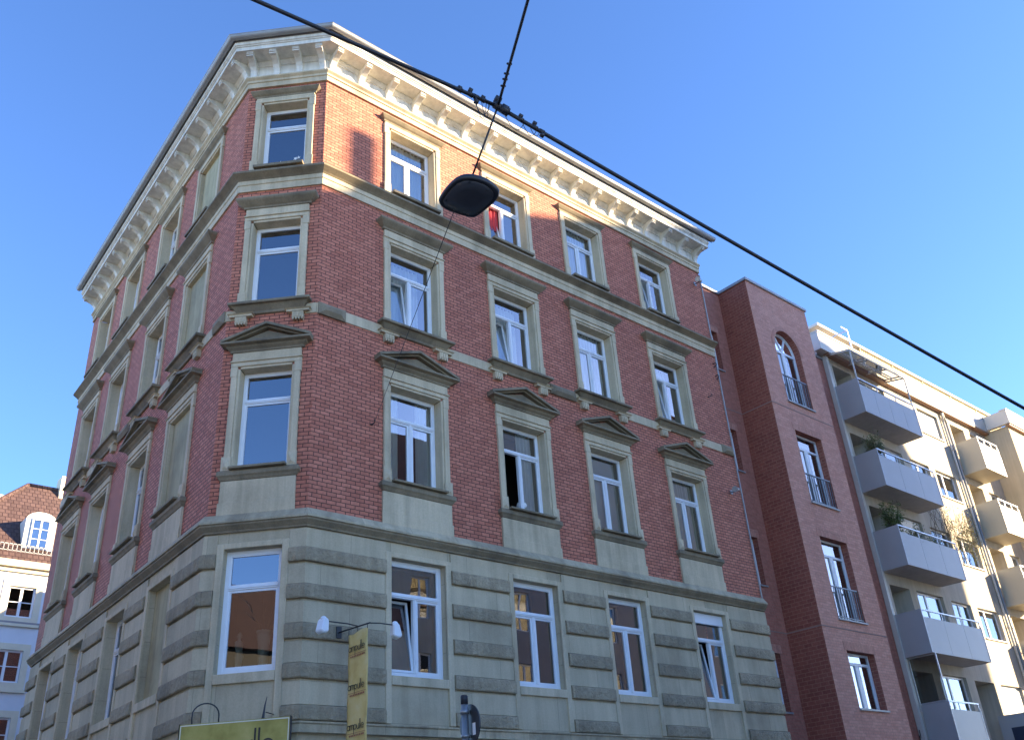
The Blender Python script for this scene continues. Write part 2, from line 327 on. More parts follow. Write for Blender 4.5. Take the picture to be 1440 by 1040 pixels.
# ================================================================ THE CORNER HOUSE
A = (0, 0); B = (-1.2973, 1.3334); LA = .051; LL = 12.35; LR = 13.775
dl = (math.sin(LA), math.cos(LA)); D = (B[0]+dl[0]*LL, B[1]+dl[1]*LL); CC = (LR, 0)
LC = math.hypot(*B)
FR = Frame(A, 0); FC = Frame(B, math.atan2(-B[1], -B[0])); FL = Frame(D, math.atan2(-dl[1], -dl[0]))
PATH = [D, B, A, CC]
house = thing('brick_corner_house', 'old red brick corner house with grey sandstone window frames, rusticated base and white bracketed eaves', 'house')
ZC, ZT = 7.49, 18.2
fl = [(8.38, 10.555), (12.07, 14.155), (15.62, 17.60)]
EG = (4.72, 6.89)
RX = [2.433, 5.466, 8.301, 11.336]; CX = [LC-.9115+.0]; CX = [.9115]
LX = [LL-u for u in (2.1636, 4.8764, 7.8744, 10.5683)]
specs = [(FR, LR, RX, 1.29, 1.28, .175), (FC, LC, CX, 1.04, 1.06, .17), (FL, LL, LX, 1.26, 1.26, .17)]
for F, L, xs, wd, we, bd in specs:
    m = MB(); m.wall(0, L, ZC-.05, ZT, [(x-wd/2-.01, x+wd/2+.01, a-.02, b+.01) for x in xs for a, b in fl]); part('brick_wall', m, 'brick', house, F.at(0, 0), F.rot)
    m = MB(); hs = [(x-we/2, x+we/2, EG[0], EG[1]) for x in xs]
    shops = [(x-we/2-.25, x+we/2+.25, .45, 3.66) for x in xs] if F is not FL else []
    m.wall(0, L, 0, 7.25, hs+shops)
    for h in hs: m.reveal(*h, 0, .3)
    for h in shops: m.reveal(*h, 0, .4)
    part('stone_base', m, 'ashlar', house, F.at(0, 0), F.rot)
    for h in shops:
        p = MB(); p.box(h[0], h[1], .3, .32, h[2], h[3]); part('shop_window', p, 'dglass', house, F.at(0, 0), F.rot)
        p = MB(); p.box(h[0], h[1], .12, .3, h[3]-.42, h[3]); part('recess_strip', p, 'black', house, F.at(0, 0), F.rot)  # black strip paints the dark shade of the shop-front recess
    # rooms behind the glass, dimness put into their wall colour
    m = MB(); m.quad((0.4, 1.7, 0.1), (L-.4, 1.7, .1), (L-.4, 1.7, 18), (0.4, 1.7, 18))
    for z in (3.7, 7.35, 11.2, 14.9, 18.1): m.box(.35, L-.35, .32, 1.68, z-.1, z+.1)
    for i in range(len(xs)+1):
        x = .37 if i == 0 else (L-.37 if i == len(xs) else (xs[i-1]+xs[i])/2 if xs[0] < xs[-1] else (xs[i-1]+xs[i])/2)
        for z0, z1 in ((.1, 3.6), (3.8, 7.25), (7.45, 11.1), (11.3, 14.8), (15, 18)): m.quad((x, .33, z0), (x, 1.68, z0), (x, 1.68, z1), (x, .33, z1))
    part('room_partition', m, 'dim_room', house, F.at(0, 0), F.rot)
m = MB(); m.quad((LR, 0, 0), (LR, 13, 0), (LR, 13, ZT), (LR, 0, ZT)); m.quad((LR, 13, 0), (D[0], D[1], 0), (D[0], D[1], ZT), (LR, 13, ZT)); part('rear_wall', m, 'brick', house)
# eaves, cornices: swept round the corner
def swp(name, prof, mat, path=PATH, bevel=0):
    m = MB(); m.sweep(path, prof); return part(name, m, mat, house, bevel=bevel)
swp('architrave', [(-.1, 18.16), (.05, 18.16), (.05, 18.30), (.075, 18.31), (.075, 18.37), (.13, 18.415), (.13, 18.45), (-.1, 18.45)], 'stone')
swp('frieze', [(-.1, 18.45), (.02, 18.45), (.02, 18.83), (.05, 18.835), (.05, 18.86), (.11, 18.92), (.11, 18.95), (-.1, 18.95)], 'white')
CE = (LR+.12, 0)
swp('eaves_cornice', [(-.1, 18.95), (.49, 18.95), (.49, 19.06), (.515, 19.065), (.515, 19.085), (.545, 19.10), (.545, 19.185), (-.1, 19.185)], 'white', [D, B, A, CE])
gp = [(.635+.085*math.cos(t), 19.275+.085*math.sin(t)) for t in [math.pi*(1+k/10) for k in range(11)]]
swp('gutter', [(.545, 19.19), (.546, 19.275)] + gp + [(.73, 19.285), (.715, 19.29), (.58, 19.285), (.545, 19.285)], 'zinc', [D, B, A, (LR+.3, 0)])
swp('roof', [(.55, 19.315), (-1.4, 20.2), (-1.4, 20.1), (.55, 19.30)], 'rooft')
m = MB(); mi = []
nrm = [Vector(((b[1]-a[1]), -(b[0]-a[0]))).normalized() for a, b in zip(PATH, PATH[1:])]
for i, p in enumerate(PATH):
    n1, n2 = nrm[max(i-1, 0)], nrm[min(i, 2)]; q = Vector(p) - (n1+n2)/(1+n1.dot(n2))*1.39; mi.append((q.x, q.y, 20.2))
m.add(mi + [(LR, 12.5, 20.4), (D[0]+1.4, D[1]-.4, 20.4)], [(0, 1, 2, 3, 4, 5)]); part('roof', m, 'rooft', house)
swp('string_course', [(-.05, 15.03), (.04, 15.03), (.04, 15.20), (.06, 15.21), (.06, 15.32), (-.05, 15.32)], 'stone')
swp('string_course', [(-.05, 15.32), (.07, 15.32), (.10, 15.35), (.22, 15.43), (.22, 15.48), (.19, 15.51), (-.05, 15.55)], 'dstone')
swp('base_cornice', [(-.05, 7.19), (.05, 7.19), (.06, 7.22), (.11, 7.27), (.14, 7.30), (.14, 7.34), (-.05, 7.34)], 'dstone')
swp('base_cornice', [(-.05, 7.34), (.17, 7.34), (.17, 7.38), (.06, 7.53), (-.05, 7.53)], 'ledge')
swp('shop_ledge', [(-.05, 3.72), (.14, 3.72), (.14, 3.84), (.17, 3.86), (.17, 3.885), (-.05, 3.91)], 'ledge', [B, A, CC])
# brackets under the eaves
bp = [(.02, 0), (.10, 0), (.115, .02), (.10, .045), (.085, .06), (.085, .13), (.11, .21), (.17, .285), (.26, .335), (.35, .365), (.40, .40), (.425, .44), (.425, .495), (.02, .495)]
m = MB(); m.prism([(-o, z) for o, z in bp][::-1], -.075, .075)
for z0, z1, o in ((.37, .40, .44), (.42, .445, .455), (.462, .487, .455)): m.box(-.082, .082, -o, -o+.07, z0, z1)
m.box(-.088, .088, -.125, -.02, -.02, .018)
bme = m.mesh('bracket', 'white')
def bracket(F, x):
    o = link('bracket', bme, house, F.at(x, 0, 18.455), F.rot); b = o.modifiers.new('bevel', 'BEVEL'); b.width = .006; b.segments = 1
for k in range(18): bracket(FR, .10+.797*k)
for x in (.10, .10+.553, .10+.553*2, LC-.10): bracket(FC, x)
for k in range(17): bracket(FL, LL-.10-.757*k)
# string bands between the second floor windows
def diamond(mb, x0, x1, z0, z1, o0, o1):
    a, b, c, d = x0+.14, x1-.14, z0+.09, z1-.09
    mb.box(x0, x1, -o0, .02, z0, z1)
    mb.add([(x0, -o0, z0), (x1, -o0, z0), (x1, -o0, z1), (x0, -o0, z1), (a, -o1, c), (b, -o1, c), (b, -o1, d), (a, -o1, d)], [(0, 1, 5, 4), (1, 2, 6, 5), (2, 3, 7, 6), (3, 0, 4, 7), (4, 5, 6, 7)])
for F, L, xs, wd, we, bd in specs:
    sx = sorted(xs); e = wd/2+.2
    ed = [0] + [q for x in sx for q in (x-e, x+e)] + [L]
    for i in range(0, len(ed), 2):
        a, b = ed[i], ed[i+1]
        if b-a < .05: continue
        m = MB(); m.box(a, b, -.025, .02, 11.71, 11.95); part('string_band', m, 'stone', house, F.at(0, 0), F.rot, .006)
        if F is FR and i in (0, 4, 8):
            x0, x1 = (.02, .66) if i == 0 else ((a+.14, b-.14) if i == 4 else (b-.55, b-.03))
            m = MB(); diamond(m, x0, x1, 11.695, 11.965, .05, .11); part('diamond_block', m, 'dstone', house, F.at(0, 0), F.rot, .006)
        if F is FL and i == 8: m = MB(); diamond(m, b-.64, b-.02, 11.695, 11.965, .05, .11); part('diamond_block', m, 'dstone', house, F.at(0, 0), F.rot, .006)
        if F is FL and i == 4: m = MB(); diamond(m, a+.14, b-.14, 11.695, 11.965, .05, .11); part('diamond_block', m, 'dstone', house, F.at(0, 0), F.rot, .006)
# window surrounds
def surround(F, cx, wd, bd, z0, z1, level):
    hw = wd/2; m = MB(); ze = z1-.17; ow = hw+bd
    for s in (-1, 1):
        a, b = sorted((s*(hw+.05), s*ow)); m.box(a, b, -.055, .02, 0, ze-z0)
        a, b = sorted((s*hw, s*(hw+.05))); m.box(a, b, -.03, .30, 0, z1-z0)
        a, b = sorted((s*(hw+.05), s*(ow+.02))); m.box(a, b, -.057, .02, ze-z0, z1-z0+.05)
    m.box(-hw, hw, -.03, .30, z1-z0, z1-z0+.05)
    m.box(-ow-.02, ow+.02, -.057, .02, z1-z0+.05, z1-z0+.14)
    if level < 2:
        m.box(-ow-.035, ow+.035, -.085, .02, z1-z0+.14, z1-z0+.165); m.box(-ow-.02, ow+.02, -.065, .02, z1-z0+.165, z1-z0+.195)
        m.box(-ow-.005, ow+.005, -.05, .02, z1-z0+.195, z1-z0+.36)
    else: m.box(-ow-.0, ow+.0, -.05, .02, z1-z0+.14, z1-z0+.2)
    sr = part('window_surround', m, 'stone', house, F.at(cx, 0, z0), F.rot, .008)
    h = MB(); t = z1-z0
    if level == 0: pr = [(.0, t+.355), (.07, t+.36), (.08, t+.40), (.13, t+.44), (.15, t+.47), (.24, t+.49), (.24, t+.535), (.0, t+.55)]
    elif level == 1: pr = [(.0, t+.355), (.07, t+.36), (.08, t+.40), (.12, t+.43), (.2, t+.50), (.22, t+.53), (.22, t+.575), (.16, t+.61), (0, t+.63)]
    else: pr = [(.0, t+.195), (.05, t+.2), (.06, t+.24), (.10, t+.27), (.15, t+.33), (.15, t+.36), (0, t+.385)]
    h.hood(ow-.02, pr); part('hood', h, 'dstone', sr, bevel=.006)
    if level == 0:
        pd = MB(); b2 = ow+.20; zb = t+.54; za = t+.93
        pd.prism([(-b2+.1, zb), (b2-.1, zb), (0, za-.12)], -.06, .02, 'y')
        for s in (-1, 1):
            pd.obox((s*(b2+.02), -.10, zb+.03), (0, -.10, za-.01), .24, .055, (0, 0, 1)); pd.obox((s*(b2-.02), -.06, zb-.0), (0, -.06, za-.055), .15, .04, (0, 0, 1))
        part('pediment', pd, 'dstone', sr)
        ap = MB(); dz = 8.38-7.5
        ap.box(-ow-.02, ow+.02, -.05, .02, -dz+.02, -.19); ap.box(-ow-.04, ow+.04, -.065, -.0505, -dz+.02, -.62)
        part('apron', ap, 'stone', sr, bevel=.006)
        sl = MB(); sl.hood(ow-.03, [(0, -.19), (.06, -.185), (.09, -.13), (.12, -.10), (.12, -.03), (.10, 0.0), (0, .005)]); sl.box(-hw-.02, hw+.02, -.19, .22, .005, .05)
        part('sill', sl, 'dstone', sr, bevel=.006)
        for s in (-1, 1):
            pl = MB(); a, b = sorted((s*(hw+.015), s*(ow+.03))); pl.box(a, b, -.085, -.056, .01, .29); c = (a+b)/2
            pl.add([(a+.02, -.086, .03), (b-.02, -.086, .03), (b-.02, -.086, .27), (a+.02, -.086, .27), (c, -.125, .09)], [(0, 1, 4), (1, 2, 4), (2, 3, 4), (3, 0, 4)])
            part('plinth_block', pl, 'stone', sr)
    elif level == 1:
        sl = MB(); sl.hood(hw+.12, [(0.01, -.27), (.05, -.26), (.06, -.21), (.13, -.12), (.15, -.10), (.21, -.09), (.21, -.035), (.18, -.02), (0, 0)]); sl.box(-hw-.0, hw+.0, -.02, .22, 0.001, .03)
        part('sill', sl, 'dstone', sr, bevel=.006)
        for s in (-1, 1):
            cn = MB(); x = s*(hw+.07)
            cn.hood(.12, [(0.0, -.335), (.11, -.33), (.115, -.29), (.15, -.272), (0, -.27)], x); cn.box(x-.115, x+.115, -.10, .02, -.48, -.335)
            for k in (-1, 0, 1): cn.box(x+k*.066-.02, x+k*.066+.02, -.112, -.10, -.46, -.35)
            for k in range(4): cn.box(x-.105+k*.06, x-.075+k*.06, -.10, .02, -.515, -.481)
            part('console', cn, 'stone', sr)
        for s in (-1, 1): pl = MB(); a, b = sorted((s*(hw+.02), s*(ow+.02))); pl.box(a, b, -.075, -.056, .0, .27); part('plinth_block', pl, 'stone', sr, bevel=.008)
    else:
        sl = MB(); sl.box(-hw-.05, hw+.03, -.24, .22, -.075, -.005); part('sill', sl, 'dstone', sr, bevel=.006)
        for s in (-1, 1): pl = MB(); a, b = sorted((s*(hw+.02), s*(ow+.03))); pl.box(a, b, -.08, -.056, -.06, .27); part('plinth_block', pl, 'stone', sr, bevel=.008)
cur = {(0, 2): 'full', (1, 2): 'red', (2, 2): 'full', (3, 2): 'right', (0, 1): 'full', (1, 1): 'full', (2, 1): 'full', (3, 1): 'full', (0, 0): 'sides', (1, 0): 'right', (2, 0): 'blind', (3, 0): 'beige'}
til = {(1, 2): 0, (3, 2): 0, (0, 1): 0, (1, 1): 0, (3, 1): 0}
for F, L, xs, wd, we, bd in specs:
    for i, x in enumerate(xs):
        blind = F is FL and i == 0
        for lv, (a, b) in enumerate(fl):
            surround(F, x, wd, bd, a, b, lv)
            if blind:
                m = MB(); m.box(-wd/2, wd/2, .07, .2, 0, b-a); part('blind_panel', m, 'plaster', house, F.at(x, 0, a), F.rot)
            elif F is FR: window(house, F, x, a, wd, b-a, kind='two', tilt=til.get((i, lv)), curtain=cur[(i, lv)], open_=0 if (i, lv) == (1, 0) else None)
            elif F is FC: window(house, F, x, a, wd, b-a, kind='one', stars=(lv == 2))
            else: window(house, F, x, a, wd, b-a, kind='two', curtain=random.choice(['sides', None, 'low']))
        a, b = EG
        # plain stone margin, ledge and recessed apron round the base windows
        m = MB(); hw = we/2
        for s in (-1, 1): p, q = sorted((s*hw, s*(hw+.128))); m.box(p, q, -.045, .02, 3.92-a, b-a+.1)
        m.box(-hw, hw, -.045, .02, b-a, b-a+.1)
        js = part('window_jamb', m, 'stone', house, F.at(x, 0, a), F.rot, .008)
        m = MB(); m.box(-hw+.002, hw-.002, -.055, .25, -.15, .012); part('sill', m, 'stone', js, bevel=.008)
        if blind: m = MB(); m.box(-hw, hw, .12, .28, 0.013, b-a); part('blind_panel', m, 'plaster', house, F.at(x, 0, a), F.rot)
        else: window(house, F, x, a, we, b-a, depth=.14 if F is not FL else .2, kind='one' if F is FC else 'two', tilt=0 if F is FR and i in (0, 3) else None, top=.31, fw_=.085, box=(F is FR and i == 3))
# rusticated bands
allw = []
pieces = []
def rel(F, L, xs, we): return [(F, x-we/2-.13, x+we/2+.13) for x in sorted(xs)]
cutsL, cutsC, cutsR = rel(FL, LL, LX, 1.26), rel(FC, LC, CX, 1.06), rel(FR, LR, RX, 1.28)
pieces.append([FL.xy(0), FL.xy(cutsL[0][1])])
for p, q in zip(cutsL, cutsL[1:]): pieces.append([FL.xy(p[2]), FL.xy(q[1])])
pieces.append([FL.xy(cutsL[-1][2]), B, FC.xy(cutsC[0][1])])
pieces.append([FC.xy(cutsC[0][2]), A, FR.xy(cutsR[0][1])])
for p, q in zip(cutsR, cutsR[1:]): pieces.append([FR.xy(p[2]), FR.xy(q[1])])
pieces.append([FR.xy(cutsR[-1][2]), CC])
def densify(path, st=.07):
    out = []
    for a, b in zip(path, path[1:]):
        a, b = Vector(a), Vector(b); k = max(1, int((b-a).length/st))
        out += [tuple(a+(b-a)*i/k) for i in range(k)]
    return out+[tuple(path[-1])]
for z0, z1 in ((6.56, 6.81), (5.905, 6.155), (5.225, 5.48), (4.575, 4.82), (3.92, 4.15)):
    for pth in pieces:
        m = MB(); pd = densify(pth); st = len(m.v)
        m.sweep(pd, [(-.02, z0), (.07, z0), (.082, z0+.02), (.085, z0+.085), (.085, z1-.085), (.08, z1-.02), (.065, z1), (-.02, z1+.012)])
        for vi in range(st+8, len(m.v)-8):                # rock-faced: every vertex of the face knocked about a little
            k = (vi-st) % 8
            if 2 <= k <= 5: v = m.v[vi]; m.v[vi] = (v[0]+random.uniform(-.008, .008), v[1]+random.uniform(-.008, .008), v[2]+random.uniform(-.004, .004))
        part('rusticated_band', m, 'rough', house)
for z0, z1 in ((6.825, 7.17), (6.17, 6.525), (5.495, 5.87), (4.835, 5.19), (4.165, 4.54)):
    for pth in pieces:
        m = MB(); m.sweep(pth, [(-.02, z0), (.03, z0), (.03, z1-.012), (.018, z1), (-.02, z1)]); part('ashlar_course', m, 'ashlar', house)
# thin zinc edge where the brick stops at the neighbour
m = MB(); m.box(LR, LR+.035, -.03, .02, 7.5, 18.1); part('corner_trim', m, 'zinc', house)
# ---------------------------------------------------------------- small things on the front wall
def floodlight(x, z, label):
    t = thing('wall_floodlight', label, 'floodlight', (x, 0, z), 0, 'small floodlights on the brick wall')
    m = MB(); m.box(-.05, .05, -.03, 0.0, -.06, .06); m.tube([(0, -.03, 0), (0, -.16, .0), (-.05, -.22, .0)], .018, 8); part('arm', m, 'galv', t)
    m = MB(); m.tube([(.05, -.22, .03), (-.12, -.26, -.01), (-.20, -.28, -.03)], [.05, .055, .085], 14); part('head', m, 'galv', t)
floodlight(13.45, 17.62, 'small grey floodlight high on the brick wall just under the eaves end')
floodlight(13.3, 10.5, 'small grey floodlight on the brick wall level with a pediment')
def hook(x, z, label, wall=0):
    t = MB(); t.tube([(0, .0, 0), (0, -.12, 0)], .012, 8); t.tube([(0, -.12, 0), (0, -.15, .03), (0, -.14, .06), (0, -.11, .055)], .01, 6); t.lathe([(.035, 0), (.035, .015)], 12)
    o = part('wall_hook', t, 'dark', None, (x, wall, z)); tag(o, label, 'hook', 'iron wire hooks in the wall')
hook(1.33, 9.54, 'black iron hook beside the first pediment window where the lamp guy wire ends')
hook(13.05, 13.45, 'black iron hook in a cement patch at the right end of the brick wall')
t = MB(); t.tube([(0, 0, 0), (0, -.1, 0), (0, -.13, -.05), (0, -.09, -.11), (0, -.02, -.12)], .014, 8); t.tube([(0, 0, -.42), (0, -.1, -.42), (0, -.13, -.47), (0, -.09, -.53), (0, -.02, -.54)], .014, 8)
tag(part('iron_bracket', t, 'dark', None, (13.62, 0, 14.75)), 'pair of curled black iron brackets below the string course at the house end', 'bracket')
# vase and figurine inside the base window of the splayed corner
p = FC.at(.9115+.17, .36, 4.82)
t = thing('vase', 'tall pale green vase holding bare twigs behind the splayed corner window', 'vase', p)
m = MB(); m.lathe([(.07, 0), (.085, .02), (.08, .1), (.095, .4), (.13, .62), (.15, .66), (.14, .66), (.085, .4), (.07, .1)], 20); part('body', m, 'porcelain', t)
m = MB(); rn = random.Random(3)
for k in range(9):
    a = rn.random()*6.28; s = .15+.3*rn.random(); h = .9+.5*rn.random(); m.tube([(0, 0, .3), (math.cos(a)*s*.3, math.sin(a)*s*.15, .75), (math.cos(a)*s, math.sin(a)*s*.3, h*.9), (math.cos(a)*s*1.5, math.sin(a)*s*.3, h)], [.007, .006, .005, .003], 5)
part('twigs', m, 'twig', t)
p = FC.at(.9115-.25, .33, 4.82); m = MB()
m.loft([[(r*math.cos(q)+dx, r*.7*math.sin(q), z) for q in [2*math.pi*k/14 for k in range(14)]] for r, z, dx in ((.085, 0, 0), (.08, .02, 0), (.05, .03, 0), (.055, .12, .005), (.075, .26, .012), (.06, .36, .0), (.075, .44, -.01), (.07, .5, -.015), (.03, .53, -.012), (.03, .55, -.01), (.045, .59, -.005), (.04, .64, 0), (.015, .67, 0))], True, True)
tag(part('figurine', m, 'porcelain', None, p), 'small white torso figurine beside the vase behind the corner window', 'figurine')
p = FR.at(RX[1]+.12, .36, 8.45); t = thing('table_lamp', 'white globe table lamp inside a first floor window', 'lamp', p)
m = MB(); m.lathe([(.06, 0), (.06, .02), (.015, .03), (.015, .16)], 14); part('base', m, 'frame', t)
m = MB(); m.lathe([(.02, .15), (.08, .18), (.12, .25), (.125, .30), (.1, .37), (.04, .41), (.0, .415)], 18); part('globe', m, 'curtain', t)
# ---------------------------------------------------------------- lettering: strokes as thin ribbons
def ribbon(mb, pts, wd, th):
    pts = [Vector(p) for p in pts]; L_ = []; R_ = []
    for i, p in enumerate(pts):
        d = (pts[min(i+1, len(pts)-1)]-pts[max(i-1, 0)]).normalized(); nn = Vector((-d.y, d.x))*wd/2; L_.append(p+nn); R_.append(p-nn)
    n = len(pts); vs = [(q.x, y, q.y) for y in (-th, 0) for q in L_+R_]; fs = []
    for i in range(n-1): fs += [(n+i, n+i+1, i+1, i), (2*n+i, 2*n+i+1, 3*n+i+1, 3*n+i), (i, i+1, 2*n+i+1, 2*n+i), (3*n+i, 3*n+i+1, n+i+1, n+i)]
    mb.add(vs, fs)
def arc(cx, cy, r, a0, a1, n=14): return [(cx+r*math.cos(R(a0+(a1-a0)*i/n)), cy+r*math.sin(R(a0+(a1-a0)*i/n))) for i in range(n+1)]
def word_ampulle(x0, z0, hgt, wd, th, tallf=2.0, cut=99):
    mb = MB(); r = hgt/2; x = x0
    def S_(pts): ribbon(mb, [(px*hgt+x, pz*hgt+z0) for px, pz in pts], wd, th)
    S_(arc(.5, .5, .46, 0, 360, 22)); S_([(.96, 1), (.96, 0)]); x += 1.2*hgt                                   # a
    S_([(0, 0), (0, 1)]); S_(arc(.28, .70, .28, 180, 0) + [(.56, 0)]); S_(arc(.84, .70, .28, 180, 0) + [(1.12, 0)]); x += 1.36*hgt  # m
    S_([(0, 1), (0, -.95)]); S_(arc(.47, .5, .46, 0, 360, 22)); x += 1.18*hgt                                   # p
    S_([(0, 1)] + arc(.38, .38, .38, 180, 360) + [(.76, 1)]); S_([(.76, 1), (.76, 0)]); x += 1.0*hgt            # u
    S_([(0, 0), (0, tallf)]); x += .32*hgt
    S_([(0, 0), (0, tallf)]); x += .26*hgt
    S_([(.02, .5), (.92, .5)] + arc(.47, .5, .46, 4, 320, 20)[1:])                                              # e
    return mb, x + .95*hgt - x0
# hanging board over the corner door
BN = Vector((-.717, -.697, 0)); F2 = Frame((B[0]+BN.x*.5, B[1]+BN.y*.5), FC.rot)
bx0 = (Vector((-1.58, .91))-Vector(F2.xy(0))).length; sgx = -(bx0) if (Vector((-1.58, .91))-Vector(F2.xy(0))).dot(Vector((F2.c, F2.s))) < 0 else bx0
t = thing('shop_sign', 'green and gold shop board hanging from iron hooks over the corner door', 'sign', F2.at(sgx, 0, 3.15), F2.rot)
BW, BH = 1.78, .76
m = MB(); m.box(0, BW, 0, .06, 0, BH); part('board', m, 'board', t)
m = MB()
for a in (((0, -.012), (BW, -.012), 0), ((0, -.012), (BW, -.012), 1)): pass
m.box(-.012, 0.0, -.006, .07, -.012, BH+.012); m.box(BW, BW+.012, -.006, .07, -.012, BH+.012); part('edge', m, 'dark', t)
m = MB(); m.box(.012, BW-.012, -.004, -.0005, BH-.028, BH-.012); m.box(.012, .026, -.004, -.0005, .012, BH-.028); m.box(BW-.026, BW-.012, -.004, -.0005, .012, BH-.028); part('edge_line', m, 'signedge', t)
wm, wl_ = word_ampulle(0, 0, .20, .03, .004, 1.85); part('lettering', wm, 'textk', t, (BW*.16, -.002, BH-.50))
m = MB(); m.tube([(.18, .03, BH), (.17, .03, BH+.1)] + [(.35+.18*math.cos(R(a)), .03+.2*(180-a)/180, BH+.16+.16*math.sin(R(a))) for a in range(170, -1, -17)] + [(.53, .24, BH+.05), (.53, .42, BH-.1)], .011, 8); part('hook', m, 'dark', t)
m = MB(); m.tube([(1.33, .03, BH-.03), (1.33, .04, BH+.03), (1.34, .06, BH+.2), (1.36, .08, BH+.34)], [.035, .022, .012, .004], 8); part('hook', m, 'dark', t)
m = MB(); m.tube([(1.36, .07, BH+.1), (1.36, .46, BH+.12)], .008, 6); part('hook', m, 'dark', t)
# banner on an arm
BXw = .66
t = thing('hanging_banner', 'narrow ochre cloth banner hanging from an iron arm on the base wall', 'banner', (BXw, -.085, 5.36))
m = MB(); m.box(-.05, .05, -.02, .0, -.1, .1); m.tube([(0, 0, .0), (0, -1.0, -.045)], .014, 8); m.tube([(0, -.62, -.02), (-.2, -.62, .0), (-.6, -.55, .02)], .011, 8); m.tube([(0, -.95, -.04), (.22, -.95, -.02), (.52, -.9, -.01)], .011, 8)
for y in (-.34, -.62, -.92): m.tube([(0, y, -.03), (0, y, -.12)], .006, 6)
part('arm', m, 'dark', t)
m = MB(); BWb = .60; rows = 40; cols = 10; y0 = -.33
vs = []
for i in range(rows+1):
    for j in range(cols+1):
        u = j/cols; z = -.11-i*.05; dx = .008*math.sin(u*6+i*.12)*min(1, i/8) + .006*math.sin(i*.5+u*9); vs.append((dx, y0-u*BWb, z-.02*math.sin(u*6.28)*math.exp(-i/2)))
m.add(vs, [(i*(cols+1)+j, (i+1)*(cols+1)+j, (i+1)*(cols+1)+j+1, i*(cols+1)+j+1) for i in range(rows) for j in range(cols)], True)
cl = part('cloth', m, 'banner', t); so = cl.modifiers.new('thick', 'SOLIDIFY'); so.thickness = .004
for k in range(3):
    wm, wl_ = word_ampulle(0, 0, .078, .011, .003, 1.9)
    z = -.42-k*.62
    part('lettering', wm, 'textk', t, (-.024, y0-.055, z), R(-90))
    m = MB(); m.box(.0, .54, -.002, 0, -.055, -.049)
    for q in range(9): m.box(.06+q*.05, .06+q*.05+.032, -.002, 0, -.10, -.075)
    part('small_lettering', m, 'textr', t, (-.023, y0-.055, z), R(-90))
def spot(loc, rz, label):
    t2 = thing('arm_spotlight', label, 'spotlight', loc, rz, 'white spotlights over the banner')
    m = MB(); m.prism([(-.02, .02), (-.06, -.02), (-.11, -.2), (-.05, -.24), (.06, -.2), (.06, -.02), (.03, .02)], -.085, .085, 'y'); part('housing', m, 'frame', t2, bevel=.02)
    m = MB(); m.lathe([(.045, -.03), (.05, .0), (.045, .04), (.02, .055)], 14); part('mount', m, 'frame', t2)
spot((BXw-.62, -.085-.55, 5.40), R(15), 'white spotlight on the left end of the banner arm')
spot((BXw+.56, -.085-.9, 5.36), R(170), 'white spotlight right of the banner in front of the tilted window')
# ---------------------------------------------------------------- traffic sign seen from behind
t = thing('traffic_sign', 'round traffic sign on a grey pole seen edge-on from behind', 'road sign', (-1.25, -5.95, 0))
m = MB(); m.tube([(0, 0, 0), (0, 0, 3.22)], .037, 14); part('pole', m, 'galv', t)
m = MB(); m.lathe([(.041, 3.18), (.041, 3.26), (.03, 3.275)], 14); part('cap', m, 'black', t)
m = MB(); m.lathe([(.05, 3.08), (.05, 3.12)], 14); m.lathe([(.05, 2.84), (.05, 2.87)], 14); part('clamp', m, 'galv', t)
m = MB(); m.loft([[(d, .21*math.cos(q), 2.97+.21*math.sin(q)) for q in [2*math.pi*k/32 for k in range(32)]] for d in (0, .012)]); di = part('disc', m, 'signblue', t, (.055, -.008, 0), R(-8))
m = MB(); m.box(-.003, -.0005, -.12, -.06, 2.86, 2.98); part('sticker', m, 'sticker', di)
# ---------------------------------------------------------------- overhead cables and the hanging street lamp
def ray(x, y, dist):
    d = (rt*((x-720)/FPX) - up*((y-520)/FPX) + fw).normalized(); return CAM + d*dist
J = ray(700, 150, 10.4)
P0 = ray(330, -14, 9.4); P0 = J + (P0-J)*((-15-J.x)/(P0.x-J.x))
P1 = ray(1560, 641, 15.5)
P2 = ray(742, 0, 9.4); P2 = J + (P2-J)*((-19-J.y)/(P2.y-J.y))
def span(a, b, sag, n=24): return [a.lerp(b, i/n) - Vector((0, 0, 4*sag*(i/n)*(1-i/n))) for i in range(n+1)]
t = thing('span_cable', 'thick black cable slung diagonally across the street with clamps', 'cable', J)
m = MB(); m.tube([p-J for p in span(P0, J, .02)], .021, 8); m.tube([p-J for p in span(J, P1, .03)], .023, 8); part('cable', m, 'black', t)
dR = (P1-J).normalized(); dL = (P0-J).normalized()
def clamp(off, lat, s=1):
    m = MB(); p = off; m.tube([p-dR*.05*s, p+dR*.05*s], [.04*s, .045*s], 10); q = p+Vector((0, 0, lat)); m.tube([p, q], .03*s, 8); m.tube([q-dR*.03*s, q+dR*.04*s], .045*s, 10); part('clamp', m, 'black', t)
for d, k, la in ((dL, .50, .02), (dL, .36, .06), (dL, .29, -.07), (dL, .20, .03), (dR, .29, .05), (dR, .47, .06), (dR, .56, -.05)): clamp(d*k, la, .62)
clamp(Vector((0, 0, 0)), .10, 1.0); clamp(dR*.08, .02, 1.1)
for a, b, dp in ((dL*.33, dL*.1, .22), (dL*.3, dL*.15, .28), (dL*.22, dL*.12, .25), (dR*.06, dR*.34, .2), (dR*.3, dR*.5, .16), (dR*.4, dR*.54, .12)): m = MB(); m.tube([p for p in span(a, b, dp, 12)], .004, 5); part('loose_wire', m, 'black', t)
t = thing('cross_cable', 'black cable running from the cable junction out over the viewer', 'cable', J)
m = MB(); m.tube([p-J for p in span(J, P2, .03)], .016, 8); part('cable', m, 'black', t)
m = MB()
